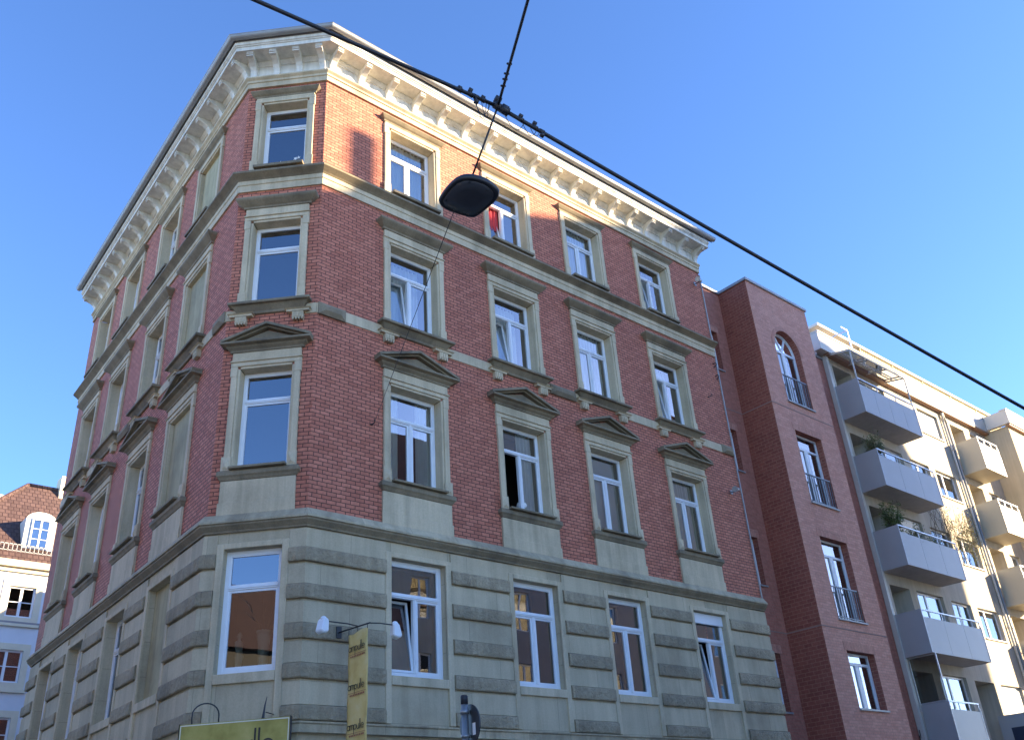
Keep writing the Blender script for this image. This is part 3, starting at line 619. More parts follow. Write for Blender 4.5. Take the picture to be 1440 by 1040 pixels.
for k in (.3, .4, .48, .62): q = (P2-J).normalized()*k; m.tube([q-Vector((.03, 0, .0)), q+Vector((.03, 0, .03))], .012, 6)
part('clip', m, 'black', t)
LP = ray(662, 262, 9.9); LB = ray(659, 278, 9.86)
t = thing('street_lamp', 'dark flat street lamp hanging over the street from a cable', 'street lamp', LB)
vd = (CAM-LB); vd.z = 0; vd.normalize(); sd = Vector((-vd.y, vd.x, 0))
ax = (Vector((0, 0, 1)) + vd*(-.22) + sd*.12).normalized()   # lamp axis, pulled out of plumb by the guy wire
e1 = sd - ax*sd.dot(ax); e1.normalize(); e2 = ax.cross(e1)
LO = [(-468, -75), (-440, -150), (-360, -205), (-200, -270), (-20, -318), (60, -322), (130, -292), (260, -190), (390, -75), (452, 15), (468, 75), (440, 140), (340, 228), (200, 290), (50, 318), (-90, 305), (-210, 245), (-340, 120), (-435, -5)]
def outline(n=60):                                   # closed smooth curve through the lens-shaped outline
    out = []; k = len(LO)
    for i in range(n):
        f = i*k/n; j = int(f); u = f-j; p = [Vector(LO[(j+q-1) % k]) for q in range(4)]
        out.append(.5*((2*p[1]) + (p[2]-p[0])*u + (2*p[0]-5*p[1]+4*p[2]-p[3])*u*u + (3*p[1]-p[0]-3*p[2]+p[3])*u**3)/468)
    return out
OL = outline(); FLIP = 1 if e1.dot(rt) > 0 else -1; FL2 = 1 if e2.dot(up) > 0 else -1
def ring(r, z): return [tuple(e1*(q.x*r*FLIP) + e2*(q.y*1.22*r*FL2) + ax*z) for q in OL]
r0 = .325
m = MB(); m.loft([ring(r0*.86, .0), ring(r0*.90, -.006), ring(r0*.97, .0), ring(r0, .02), ring(r0, .04), ring(r0*.94, .075), ring(r0*.7, .115), ring(r0*.3, .14)], True, True); part('housing', m, 'lamp', t)
m = MB(); m.loft([ring(r0*.84, -.002), ring(r0*.82, -.012), ring(r0*.4, -.018)], True, True); part('lens', m, plain('lamp_lens', (.045, .047, .055), .22, .1, 9), t)
m = MB()
for k in range(7): q = k*.9+.3; c = e1*math.cos(q)*r0*.74+e2*math.sin(q)*r0*.68; m.tube([c-ax*.02, c-ax*.01], .009, 8)
part('screw', m, 'black', t)
m = MB(); tp = ax*.13; m.tube([ax*.12, ax*.2, ax*.27, ax*.32], [.055, .05, .03, .018], 12); part('socket', m, 'black', t)
tag(part('suspension_cable', MB().tube([(0, 0, 0), LB+ax*.31-J], .011, 8), 'black', None, J), 'thin black cable holding the street lamp below the cable junction', 'cable')
gh = Vector((1.33, -.14, 9.57)); gs = LB + e1*-.1 - ax*.0
tag(part('guy_wire', MB().tube([(0, 0, 0), gh-gs], .0045, 6), 'black', None, gs), 'thin guy wire from the street lamp to the hook in the brick wall', 'wire')
t = thing('cable_mast', 'steel mast carrying the end of the span cable', 'mast', (P1.x, P1.y, 0))
m = MB(); m.tube([(0, 0, 0), (0, 0, P1.z+.4)], [.11, .08], 14); part('pole', m, 'galv', t); m = MB(); m.tube([(0, 0, P1.z-.05), (0, 0, P1.z+.05)], .1, 14); part('collar', m, 'dark', t)
t = thing('cable_mast', 'steel mast behind the viewer carrying the end of the cross cable', 'mast', (P2.x, P2.y, 0))
m = MB(); m.tube([(0, 0, 0), (0, 0, P2.z+.4)], [.11, .08], 14); part('pole', m, 'galv', t); m = MB(); m.tube([(0, 0, P2.z-.05), (0, 0, P2.z+.05)], .1, 14); part('collar', m, 'dark', t)
# ================================================================ BRICK INFILL BUILDING WITH PROJECTING BAY
annex = thing('brick_infill_house', 'plain modern red brick house with projecting bay and arched top window', 'house', (16.53, 0, 0))
def AP(name, mb, mat, bevel=0): return part(name, mb, mat, annex, (-16.53, 0, 0), 0, bevel)
X0, X1, ZA, YR = 16.53, 20.17, 19.0, 1.18
bw = [(17.55, 19.08, 14.6, 17.5), (17.55, 19.08, 11.05, 13.53), (17.55, 19.08, 7.42, 9.94), (17.58, 19.1, 4.9, 6.5), (17.5, 19.15, .8, 3.2)]
m = MB(); m.wall(X0, X1, 0, ZA, bw)
cxa = (bw[0][0]+bw[0][1])/2; ra = (bw[0][1]-bw[0][0])/2; zs_ = 17.5-ra
ap = arc(cxa, zs_, ra, 180, 0, 20)
for (a, b) in zip(ap, ap[1:]): m.quad((a[0], 0, a[1]), (b[0], 0, b[1]), (b[0], 0, 17.5), (a[0], 0, 17.5))
AP('brick_wall', m, 'abrick')
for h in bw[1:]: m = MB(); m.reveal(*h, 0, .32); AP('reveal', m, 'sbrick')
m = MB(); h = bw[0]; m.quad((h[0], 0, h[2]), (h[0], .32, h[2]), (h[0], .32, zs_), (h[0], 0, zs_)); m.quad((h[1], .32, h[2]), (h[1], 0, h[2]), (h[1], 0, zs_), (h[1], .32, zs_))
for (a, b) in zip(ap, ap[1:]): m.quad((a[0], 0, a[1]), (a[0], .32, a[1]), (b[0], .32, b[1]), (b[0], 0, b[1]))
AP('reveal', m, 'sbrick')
m = MB(); o_ = arc(cxa, zs_, ra+.16, 180, 0, 20)
for a, b, c, d in zip(ap, ap[1:], o_[1:], o_): m.add([(p[0], y, p[1]) for y in (-.012, .01) for p in (a, b, c, d)], [(0, 1, 2, 3), (3, 2, 6, 7), (1, 0, 4, 5)])
AP('brick_arch', m, brickmat('arch_brick', (.50, .215, .15), (.60, .28, .2), (.34, .17, .115), .075, .3, .006, .3, .4))
sold = brickmat('soldier_brick', (.52, .225, .155), (.62, .30, .21), (.36, .18, .12), .083, .26, .006, .3, .4)
for h in bw[1:4]: m = MB(); m.box(h[0]-.1, h[1]+.1, -.008, .01, h[3]+.002, h[3]+.25); AP('lintel', m, sold)
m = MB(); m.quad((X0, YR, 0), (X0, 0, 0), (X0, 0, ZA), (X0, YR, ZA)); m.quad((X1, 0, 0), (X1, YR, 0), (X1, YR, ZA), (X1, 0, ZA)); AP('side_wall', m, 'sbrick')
rw = [(14.85, 15.97, 15.75, 17.25), (14.85, 15.97, 12.12, 13.55), (14.85, 15.97, 8.47, 9.95), (14.85, 15.97, 4.9, 6.5)]
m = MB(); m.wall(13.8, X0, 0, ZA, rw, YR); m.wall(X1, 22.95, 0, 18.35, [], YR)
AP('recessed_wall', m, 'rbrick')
for h in rw: m = MB(); m.reveal(*h, YR, YR+.25); AP('reveal', m, 'sbrick')
for h in rw: m = MB(); m.box(h[0]-.1, h[1]+.1, YR-.008, YR+.01, h[3]+.002, h[3]+.25); AP('lintel', m, sold)
for z in (14.27, 7.1): m = MB(); m.box(X0-.01, X1+.01, -.01, .3, z, z+.035); m.box(X0-.01, X0+.1, .3, YR+.1, z, z+.035); m.box(13.81, X0-.01, YR-.01, YR+.1, z, z+.035); AP('groove_line', m, 'mline')
m = MB(); m.box(X0-.05, X1+.05, -.06, 9, ZA, ZA+.1); m.box(13.8, X0-.05, YR-.06, 9, ZA, ZA+.1); m.box(X1+.05, 22.95, YR-.05, 9, 18.35, 18.45); AP('coping', m, 'zinc')
m = MB(); m.quad((X1, 9, 0), (13.8, 9, 0), (13.8, 9, ZA), (X1, 9, ZA)); m.quad((13.8, 9, 18.2), (13.8, YR, 18.2), (13.8, YR, ZA), (13.8, 9, ZA)); m.quad((X1, YR, 18.4), (X1, 9, 18.4), (X1, 9, ZA), (X1, YR, ZA)); AP('rear_wall', m, 'abrick')
m = MB(); m.quad((X0+.3, 1.6, 0), (X1-.3, 1.6, 0), (X1-.3, 1.6, 18.5), (X0+.3, 1.6, 18.5)); m.quad((14, 2.6, 0), (X0, 2.6, 0), (X0, 2.6, 18.5), (14, 2.6, 18.5)); AP('room_partition', m, 'dim_room')
FA = Frame((-16.53, 0), 0)
def rail_(h, rail, x0, x1, z0, w_, arch):
    m = MB(); m.box(x0-.03, x1+.03, -.06, .25, z0-.05, z0-.003); part('sill', m, 'zinc', annex, (-16.53, 0, 0))
    if rail:
        m = MB(); zr = z0+(1.0 if not arch else 1.05); m.box(x0+.02, x1-.02, .02, .06, zr-.04, zr); m.box(x0+.02, x1-.02, .03, .05, z0+.06, z0+.09)
        k = 11
        for i in range(k+1): x = x0+.04+(w_-.08)*i/k; m.box(x-.009, x+.009, .03, .05, z0+.0, zr-.04)
        part('balcony_rail', m, 'drail', annex, (-16.53, 0, 0))
def french(h, arch=False, rail=True, ydep=.22):
    x0, x1, z0, z1 = h; w_ = x1-x0; hh = z1-z0; m = MB(); f_ = .07; t_ = .06; xs_ = x0+w_*.26
    zz = zs_ if arch else z1
    m.box(x0, x0+f_, 0, t_, z0, zz); m.box(x1-f_, x1, 0, t_, z0, zz); m.box(x0+f_, x1-f_, 0, t_, z0, z0+f_)
    if arch:
        i_ = arc(cxa, zs_, ra-f_, 180, 0, 20)
        for a, b, c, d in zip(i_, i_[1:], ap[1:], ap): m.add([(p[0], y, p[1]) for y in (0, t_) for p in (a, b, c, d)], [(0, 1, 2, 3), (1, 0, 4, 5)])
        zt_ = zs_-.06; m.box(x0+f_, x1-f_, -.01, t_, zt_, zt_+.1)
        m.obox((cxa-.02, .03, zt_+.1), (cxa+.33, .03, zs_+ra*.84), .07, .05); m.obox((cxa-.02, .03, zt_+.1), (cxa-.33, .03, zs_+ra*.84), .07, .05)
    else: zt_ = z1-hh*.22; m.box(x0+f_, x1-f_, 0, t_, z1-f_, z1); m.box(x0+f_, x1-f_, -.01, t_, zt_, zt_+.08)
    xm = (x0+x1)/2
    m.box(xm-.06, xm+.06, -.01, t_, z0+f_, zt_)
    for a, b in ((x0+f_, xm-.06), (xm+.06, x1-f_)):
        m.box(a, a+.05, -.006, t_-.01, z0+f_, zt_); m.box(b-.05, b, -.006, t_-.01, z0+f_, zt_)
    o = part('window', m, 'frame', annex, (-16.53, ydep, 0), 0, .004)
    gm = MB()
    gm.quad((x0+.02, .03, z0+.02), (x1-.02, .03, z0+.02), (x1-.02, .03, zz-.02), (x0+.02, .03, zz-.02))
    if arch: gm.add([(p[0], .03, p[1]) for p in arc(cxa, zs_-.02, ra-.03, 180, 0, 20)], [tuple(range(21))])
    part('pane', gm, 'glass', o)
    if not arch: return rail_(h, rail, x0, x1, z0, w_, arch)
    cm = MB(); k = 30; cm.add([(x0+.05+(w_*.36)*i/k, .17+.03*math.sin(i*1.3), z) for i in range(k+1) for z in (z0+.1, zt_)], [(2*i, 2*i+2, 2*i+3, 2*i+1) for i in range(k)], True); part('curtain', cm, 'curtain' if z0 > 10 else 'dcurtain', o)
    rail_(h, rail, x0, x1, z0, w_, arch)
french(bw[0], True); french(bw[1]); french(bw[2]); french(bw[3], rail=False)
for h in rw:
    x0, x1, z0, z1 = h; m = MB(); m.box(x0, x0+.06, 0, .05, z0, z1); m.box(x1-.06, x1, 0, .05, z0, z1); m.box(x0+.06, x1-.06, 0, .05, z1-.06, z1); m.box(x0+.06, x1-.06, 0, .05, z0, z0+.06); m.box((x0+x1)/2-.04, (x0+x1)/2+.04, 0, .05, z0+.06, z1-.06)
    o = part('window', m, 'frame', annex, (-16.53, YR+.18, 0)); gm = MB(); gm.quad((x0+.03, .03, z0+.03), (x1-.03, .03, z0+.03), (x1-.03, .03, z1-.03), (x0+.03, .03, z1-.03)); part('pane', gm, 'glass', o)
    m = MB(); m.box(x0-.03, x1+.03, YR-.05, YR+.2, z0-.05, z0-.003); part('sill', m, 'zinc', annex, (-16.53, 0, 0))
# ================================================================ WHITE APARTMENT BLOCK WITH BALCONIES
WY = 1.05; BX = 22.95
block = thing('white_apartment_block', 'white rendered apartment block with stacked grey and cream balconies and slatted roof terrace', 'apartment block', (BX, WY, 0))
def BP(name, mb, mat, bevel=0, parent=None): return part(name, mb, mat, parent or block, (-BX, -WY, 0) if parent is None else (0, 0, 0), 0, bevel)
DZ = 2.92; W0 = 36.96
holes = []; kinds = []
for k in range(-2, 4):
    z = k*DZ
    top = 9.47+z
    if top > 19: continue
    for x0, x1, a, b, kd in ((23.36, 24.76, 7.05, 9.45, 'loggia'), (25.26, 27.27, 7.9, 9.47, 'win'), (27.9, 29.5, 8.1, 9.42, 'small'), (30.05, 31.9, 8.22, 9.4, 'win'), (33.1, 34.5, 7.05, 9.4, 'door'), (35.1, 36.2, 8.1, 9.4, 'win')):
        if a+z < .3: continue
        if k == -1 and kd == 'small': kd = 'loggia'; a = 7.05
        if k == 3 and kd == 'small': continue
        holes.append((x0, x1, a+z, b+z)); kinds.append((kd, k, x0))
m = MB(); m.wall(BX, W0, 0, 18.6, holes, WY)
for h, (kd, k, _) in zip(holes, kinds): m.reveal(*h, WY, WY+(.95 if kd in ('loggia', 'door') else .2))
m.quad((BX, 12, 0), (BX, WY, 0), (BX, WY, 18.6), (BX, 12, 18.6)); m.quad((50, 12, 0), (BX, 12, 0), (BX, 12, 18.6), (50, 12, 18.6))
BP('rendered_wall', m, 'render')
m = MB(); m.box(BX-.03, BX+.13, WY-.06, WY+.1, 0, 18.5); BP('edge_pier', m, 'wpar')
m = MB(); m.quad((BX+.2, WY+2.6, 0), (W0, WY+2.6, 0), (W0, WY+2.6, 18.4), (BX+.2, WY+2.6, 18.4)); BP('room_partition', m, 'dim_room')
for h, (kd, k, xk) in zip(holes, kinds):
    x0, x1, z0, z1 = h
    if kd in ('loggia', 'door'):
        m = MB(); y = WY+.9
        m.box(x0, x1, y, y+.05, z0, z1); o = BP('balcony_door', m, 'door' if kd == 'door' else 'gpanel')
        g2 = MB(); g2.quad((x0+.12, y-.004, z0+.25), (x0+(x1-x0)*.5, y-.004, z0+.25), (x0+(x1-x0)*.5, y-.004, z1-.12), (x0+.12, y-.004, z1-.12)); BP('pane', g2, 'dglass', parent=o)
        continue
    m = MB(); f_ = .07; y = WY+.12
    m.box(x0, x0+f_, y, y+.06, z0, z1); m.box(x1-f_, x1, y, y+.06, z0, z1); m.box(x0+f_, x1-f_, y, y+.06, z1-f_, z1); m.box(x0+f_, x1-f_, y, y+.06, z0, z0+f_)
    xm = x0+(x1-x0)*(.5 if kd == 'small' else .42); m.box(xm-.05, xm+.05, y, y+.06, z0+f_, z1-f_)
    o = BP('window', m, 'frame', .004)
    g2 = MB(); g2.quad((x0+.03, y+.03, z0+.03), (x1-.03, y+.03, z0+.03), (x1-.03, y+.03, z1-.03), (x0+.03, y+.03, z1-.03)); BP('pane', g2, 'glass', parent=o)
    if (k == 3 and xk > 30) or (k == -1 and xk == 30.05) or (k == 1 and xk == 25.26):
        m = MB(); n_ = int((z1-z0-.1)/.055); fr_ = .95
        for i in range(int(n_*fr_)): zz = z1-.08-i*.055; m.add([(x0+.05, y-.012, zz-.05), (x1-.05, y-.012, zz-.05), (x1-.05, y-.03, zz), (x0+.05, y-.03, zz)], [(0, 1, 2, 3)])
        BP('roller_blind', m, 'blind', parent=o)
    elif xk > 25 and random.random() < .6:
        m = MB(); kk = 30; xa = x0+.08; xb = x0+(x1-x0)*.45; m.add([(xa+(xb-xa)*i/kk, y+.18+.03*math.sin(i*1.4), z) for i in range(kk+1) for z in (z0+.05, z1-.06)], [(2*i, 2*i+2, 2*i+3, 2*i+1) for i in range(kk)], True); BP('curtain', m, 'curtain', parent=o)
    m = MB(); m.box(x0-.04, x1+.04, WY-.06, WY+.12, z0-.045, z0-.003); BP('sill', m, 'wpar')
# parapets
m = MB(); m.box(22.35, W0-.02, .80, WY+.25, 18.55, 19.3); m.box(22.33, W0-.02, .76, WY+.27, 19.3, 19.36); BP('parapet', m, 'wpar')
m = MB(); m.box(22.9, W0-.02, .82, WY, 18.47, 18.548); BP('soffit_shadow_strip', m, 'brown')  # brown strip paints the shadow line along the parapet underside
m = MB(); m.quad((22.4, WY+.2, 19.2), (50, WY+.2, 19.2), (50, 12, 19.2), (22.4, 12, 19.2)); m.quad((22.4, 9, 18.4), (22.4, WY, 18.4), (22.4, WY, 19.2), (22.4, 9, 19.2)); BP('roof_deck', m, 'gslab')
# roof storey set back with slatted screen
m = MB(); m.box(25.9, 43.5, 2.7, 9, 19.2, 21.375); BP('roof_storey', m, 'cream')
m = MB(); m.box(25.4, 44, 2.2, 9.2, 21.38, 21.5); BP('roof_slab', m, 'wpar')
m = MB()
for i in range(90): x = 29.0+i*.16; m.box(x, x+.09, 2.30, 2.34, 20.2, 21.375)
for x in (28.9, 31.8, 34.7, 37.6, 40.5, 43.3): m.box(x, x+.07, 2.26, 2.36, 19.2, 21.37)
m.box(28.9, 43.4, 2.345, 2.38, 20.15, 20.25); m.box(28.9, 43.4, 2.345, 2.38, 20.8, 20.86); BP('slat_screen', m, plain('slats', (.62, .52, .30), .7, .1, 3))
m = MB(); m.box(29.9, 30.4, 3, 3.5, 21.5, 21.95); m.box(29.82, 30.48, 2.92, 3.58, 21.95, 22.05); BP('roof_vent', m, 'grey')
m = MB(); m.lathe([(.16, 0), (.16, .05), (.05, .12), (.05, .2)], 12, (27.9, 2.3, 20.6)); m.box(27.6, 28.2, 2.25, 2.5, 20.45, 20.6); BP('roof_floodlight', m, 'grey')
# wing stepping forward
m = MB(); m.wall(W0, 52, 0, 18.6, [(40.2, 41.6, 1.6+DZ*k, 2.9+DZ*k) for k in range(6)], -.09); m.quad((W0, WY, 0), (W0, -.09, 0), (W0, -.09, 18.6), (W0, WY, 18.6)); m.quad((52, -.09, 0), (52, 12, 0), (52, 12, 18.6), (52, -.09, 18.6)); BP('wing_wall', m, 'cream')
for k in range(6):
    z0 = 1.6+DZ*k; m = MB()
    for b_ in ((40.2, 40.28, z0, z0+1.3), (41.52, 41.6, z0, z0+1.3), (40.28, 41.52, z0+1.22, z0+1.3), (40.28, 41.52, z0, z0+.08), (40.86, 40.94, z0+.08, z0+1.22)): m.box(b_[0], b_[1], .04, .1, b_[2], b_[3])
    o = BP('window', m, 'frame'); g2 = MB(); g2.box(40.22, 41.58, .08, .085, z0+.02, z0+1.28); BP('pane', g2, 'glass', parent=o)
m = MB(); m.box(W0-.25, 52.2, -.32, .02, 18.62, 19.3); m.box(W0-.25, W0-.02, .02, .78, 18.62, 19.3); m.box(W0-.27, 52.2, -.35, .0, 19.3, 19.36); BP('parapet', m, 'wpar')
m = MB(); m.box(W0-.18, 52.1, -.26, -.1, 18.53, 18.615); BP('soffit_shadow_strip', m, 'brown')  # shadow line under the wing parapet, painted brown as well
# downpipes
for dx in (0, .28):
    m = MB(); m.tube([(32.32+dx, WY-.08, 18.0), (32.32+dx, WY-.08, 0)], .05, 10); m.tube([(32.32+dx*.2, WY-.1, 18.75), (32.32+dx*.2, WY-.12, 18.45), (32.32+dx, WY-.08, 18.0)], .05, 10)
    if not dx: m.box(32.1, 32.6, WY-.22, WY-.02, 18.75, 18.95)
    for k in range(7): m.tube([(32.32+dx, WY-.08, 1+k*2.6), (32.32+dx, WY-.08, 1.06+k*2.6)], .062, 10)
    BP('downpipe', m, 'zinc' if dx else 'wpar')
# balconies
def balcony(x0, x1, z0, hp, mat, np_, gap=True, y0=.03, slabmat='gslab', raised=0):
    m = MB(); m.box(x0+.01, x1-.01, y0+.012, WY-.0, z0+.012, z0+.17)
    o = part('balcony', m, slabmat, block, (-BX, -WY, 0)); t_ = .03
    p = MB(); n_ = np_; wd_ = (x1-x0)/n_
    for i in range(n_): p.box(x0+i*wd_+.006, x0+(i+1)*wd_-.006, y0, y0+.01, z0, z0+hp)
    p.box(x0, x0+.01, y0+.012, WY-.06, z0, z0+hp+(.26 if gap else 0)); p.box(x1-.01, x1, y0+.012, WY-.06, z0, z0+hp)
    part('panel', p, mat, o)
    r = MB()
    if gap:
        zt = z0+hp+.27; r.box(x0-.005, x1+.005, y0-.005, y0+.045, zt-.045, zt)
        for i in range(4): x = x0+.02+(x1-x0-.04)*i/3; r.box(x-.018, x+.018, y0+.012, y0+.04, z0+hp-.1, zt-.045)
    r.box(x0-.012, x0+.012, y0-.012, y0+.0, z0, z0+hp+(.23 if gap else .02)); r.box(x1-.012, x1+.012, y0-.012, y0, z0, z0+hp+(.1 if gap else .02)); r.box(x1+.0, x1+.012, y0, WY, z0+hp+(.0), z0+hp+.04)
    part('rail', r, 'steel', o); return o
for z, np_ in ((15.68, 4), (12.75, 3), (9.84, 3), (6.90, 3)): balcony(23.02, 27.32, z, 1.17, 'gpanel', np_)
b5 = balcony(23.2, 25.3, 3.95, 1.2, 'gpanel', 1)
for z in (15.56, 12.64, 9.72, 6.80): balcony(32.9, 34.9, z, 1.25, 'cpanel', 1, True, -.0, 'cpanel')
lb = balcony(28.8, 31.6, 3.98, 1.05, 'gpanel', 2)
m = MB(); m.box(28.788, 28.798, .16, .62, 4.0, 4.85); part('utility_box', m, 'blueplaque', lb); 
# glass screen left of the lowest balcony and pergola over the top one
m = MB(); m.box(23.2, 23.22, .06, 1.0, 5.45, 6.86); o = BP('glass_screen', m, 'fglass')
m = MB()
for y in (.05, 1.0): m.box(23.19, 23.23, y-.02, y+.02, 5.2, 6.9)
m.box(23.19, 23.23, .07, .98, 5.42, 5.45); m.box(23.19, 23.23, .07, .98, 6.86, 6.9); BP('screen_frame', m, 'steel', parent=o)
m = MB()
for x in (23.05, 24.45, 25.85, 27.25): m.obox((x, .05, 18.33), (x, 1.02, 18.52), .045, .06)
for x in (23.05, 27.25): m.box(x-.022, x+.022, .03, .075, 17.1, 18.33)
m.box(23.0, 27.3, .02, .07, 18.30, 18.35); m.obox((23.0, .52, 18.42), (27.3, .52, 18.42), .04, .04); o = BP('pergola', m, 'wpar')
m = MB(); m.quad((23.03, .05, 18.385), (27.28, .05, 18.385), (27.28, 1.02, 18.57), (23.03, 1.02, 18.57)); BP('glass_roof', m, glassmat('pergola_glass', (.9, .92, .92), 1.35), parent=o)
m = MB(); m.box(25.35, 25.4, .98, 1.03, 19.36, 20.5); m.obox((25.37, 1.0, 20.48), (25.37, 2.4, 20.5), .04, .04); m.obox((24.9, 1.0, 20.48), (25.37, 1.0, 20.48), .04, .04); BP('roof_frame', m, 'steel')
# ---------------------------------------------------------------- plants on the balconies
def bush(name, loc, rx, ry, rz, n, mat, label, cat, seed, trail=0, sz=.05, pot=True, group=None):
    t = thing(name, label, cat, loc, 0, group); rn = random.Random(seed)
    if pot:
        m = MB(); m.lathe([(.10, 0), (.14, .22), (.15, .24), (.13, .24)], 14); part('pot', m, 'terra', t)
    st = MB(); lf = MB(); tips = []
    for k in range(max(6, n//45)):
        a = rn.random()*6.28; e = rn.random()**.6; p1 = Vector((math.cos(a)*rx*e*.5, math.sin(a)*ry*e*.5, .2+rz*.5*rn.random())); p2 = Vector((math.cos(a)*rx*e, math.sin(a)*ry*e, .2+rz*(.35+.65*rn.random()) - trail*e*rn.random()))
        st.tube([(0, 0, .2), p1, p2], [.009, .006, .003], 5, False); tips.append((p1, p2))
    for k in range(n):
        p1, p2 = rn.choice(tips); c = p1.lerp(p2, .2+.9*rn.random()) + Vector((rn.gauss(0, .06), rn.gauss(0, .06), rn.gauss(0, .06))); d = Vector((rn.gauss(0, 1), rn.gauss(0, 1), rn.gauss(0, .7))).normalized(); q = d.orthogonal().normalized(); s_ = sz*(.6+.8*rn.random())
        lf.add([c-d*s_, c+q*s_*.4, c+d*s_, c-q*s_*.4], [(0, 1, 2, 3)])
    part('stems', st, 'twig', t); part('foliage', lf, mat, t)
bush('balcony_plant', (23.5, .32, 13.8), .55, .35, .95, 1300, 'leaf2', 'airy grey-green plant at the left end of the upper balcony', 'plant', 1)
bush('balcony_plant', (23.5, .4, 10.85), .45, .4, 1.25, 1500, 'leaf', 'dense green shrub at the left end of the third balcony', 'plant', 2)
bush('balcony_plant', (24.7, .33, 10.45), .6, .28, .95, 800, 'leaf2', 'low leafy plant behind the rail at the middle of the third balcony', 'plant', 3)
bush('balcony_plant', (26.2, .33, 10.4), .5, .28, .85, 700, 'leaf', 'dark pot plant behind the rail near the right end of the third balcony', 'plant', 5)
t = thing('climbing_plant', 'tangle of bare climber with green leaves on the white wall between windows', 'climber', (29.2, WY-.05, 11.6))
st = MB(); lf = MB(); rn = random.Random(11)
for k in range(46):
    x = rn.uniform(-1.3, 2.6); z = rn.uniform(-.2, .6); pts = [(x, -.02, z)]
    for i in range(6): x += rn.gauss(.05, .16); z += rn.uniform(.05, .42); pts.append((x, -.02-rn.random()*.06, min(z, 2.4)))
    st.tube(pts, .007, 4, False)
    if pts[-1][0] > .9 or rn.random() < .3:
        for j in range(26): c = Vector(rn.choice(pts)) + Vector((rn.gauss(0, .12), -abs(rn.gauss(0, .05)), rn.gauss(0, .12))); d = Vector((rn.gauss(0, 1), rn.gauss(0, .5), rn.gauss(0, 1))).normalized(); q = d.orthogonal().normalized(); lf.add([c-d*.05, c+q*.022, c+d*.05, c-q*.022], [(0, 1, 2, 3)])
part('stems', st, 'twig', t); part('foliage', lf, 'leaf2', t)
t = thing('wall_climber', 'dark leafless climber on the brick beside the white building edge', 'climber', (21.7, YR-.03, 0)); st = MB()
for k in range(26):
    x = rn.uniform(-.35, 1.0); z = rn.uniform(0, 1); pts = [(x, 0, z)]
    for i in range(9): x += rn.gauss(0, .12); z += rn.uniform(.2, .65); pts.append((x, -.01-rn.random()*.05, min(z, 5.0+rn.random()*.6)))
    st.tube(pts, .016, 5, False)
part('stems', st, 'twig', t)
# ================================================================ HOUSES AT THE LEFT
lh = thing('pale_blue_house', 'pale blue house with cream trim and steep tiled roof with dormer at the left', 'house', (-1.5, 32, 0))
HX0, HX1, HY0, HY1, ZE = -1.5, 14, 32, 44, 15.55
def LP_(name, mb, mat, parent=None, bevel=0): return part(name, mb, mat, parent or lh, (1.5, -32, 0) if parent is None else (0, 0, 0), 0, bevel)
wins = []
for k in range(5):
    for x in (.0-.9, 2.42 if k == 0 else 2.2, 5.3, 8.2, 11.1): wins.append((x, x+1.15 if k == 0 else x+1.3, 13.02-2.85*k, 14.42-2.85*k))
wins = [h for h in wins if h[2] > .4]
m = MB(); m.wall(HX0, HX1, 0, 12.75, [h for h in wins if h[3] < 12.75], HY0); m.quad((HX0, HY1, 0), (HX0, HY0, 0), (HX0, HY0, ZE), (HX0, HY1, ZE)); m.quad((HX1, HY0, 0), (HX1, HY1, 0), (HX1, HY1, ZE), (HX1, HY0, ZE))
m.wall(HX0, HX1, 12.75, ZE, [h for h in wins if h[3] > 12.75], HY0)
for h in wins: m.reveal(*h, HY0, HY0+.18)
LP_('rendered_wall', m, 'bluewall')
m = MB(); m.box(HX0-.05, HX1, HY0-.07, HY0+.02, 12.62, 12.82); LP_('string_course', m, 'grey')
m = MB(); m.box(HX0-.1, HX1, HY0-.12, HY0, 15.05, 15.25); m.box(HX0-.3, HX1, HY0-.3, HY0, 15.25, 15.55); LP_('cornice', m, 'creamtrim')
m = MB(); m.quad((HX0+.1, HY0+1.5, 0), (HX1, HY0+1.5, 0), (HX1, HY0+1.5, 15), (HX0+.1, HY0+1.5, 15)); LP_('room_partition', m, 'dim_room')
for h in wins:
    x0, x1, z0, z1 = h; m = MB()
    for a, b, c, d in ((x0-.28, x0, z0-.3, z1+.28), (x1, x1+.28, z0-.3, z1+.28), (x0, x1, z1, z1+.28), (x0, x1, z0-.3, z0)): m.box(a, b, HY0-.04, HY0+.01, c, d)
    m.box(x0-.35, x1+.35, HY0-.12, HY0+.0, z0-.42, z0-.3); LP_('window_surround', m, 'creamtrim')
    m = MB(); f_ = .08
    for a, b, c, d in ((x0, x0+f_, z0, z1), (x1-f_, x1, z0, z1), (x0+f_, x1-f_, z1-f_, z1), (x0+f_, x1-f_, z0, z0+f_), ((x0+x1)/2-.06, (x0+x1)/2+.06, z0+f_, z1-f_)): m.box(a, b, HY0+.08, HY0+.14, c, d)
    m.box(x0+f_, (x0+x1)/2-.06, HY0+.09, HY0+.13, (z0+z1)/2-.02, (z0+z1)/2+.02); m.box((x0+x1)/2+.06, x1-f_, HY0+.09, HY0+.13, (z0+z1)/2-.02, (z0+z1)/2+.02)
    o = LP_('window', m, 'frame'); g2 = MB(); g2.quad((x0+.03, HY0+.11, z0+.03), (x1-.03, HY0+.11, z0+.03), (x1-.03, HY0+.11, z1-.03), (x0+.03, HY0+.11, z1-.03)); LP_('pane', g2, 'glass', o)
RI = 3.4; ZR = 20.6
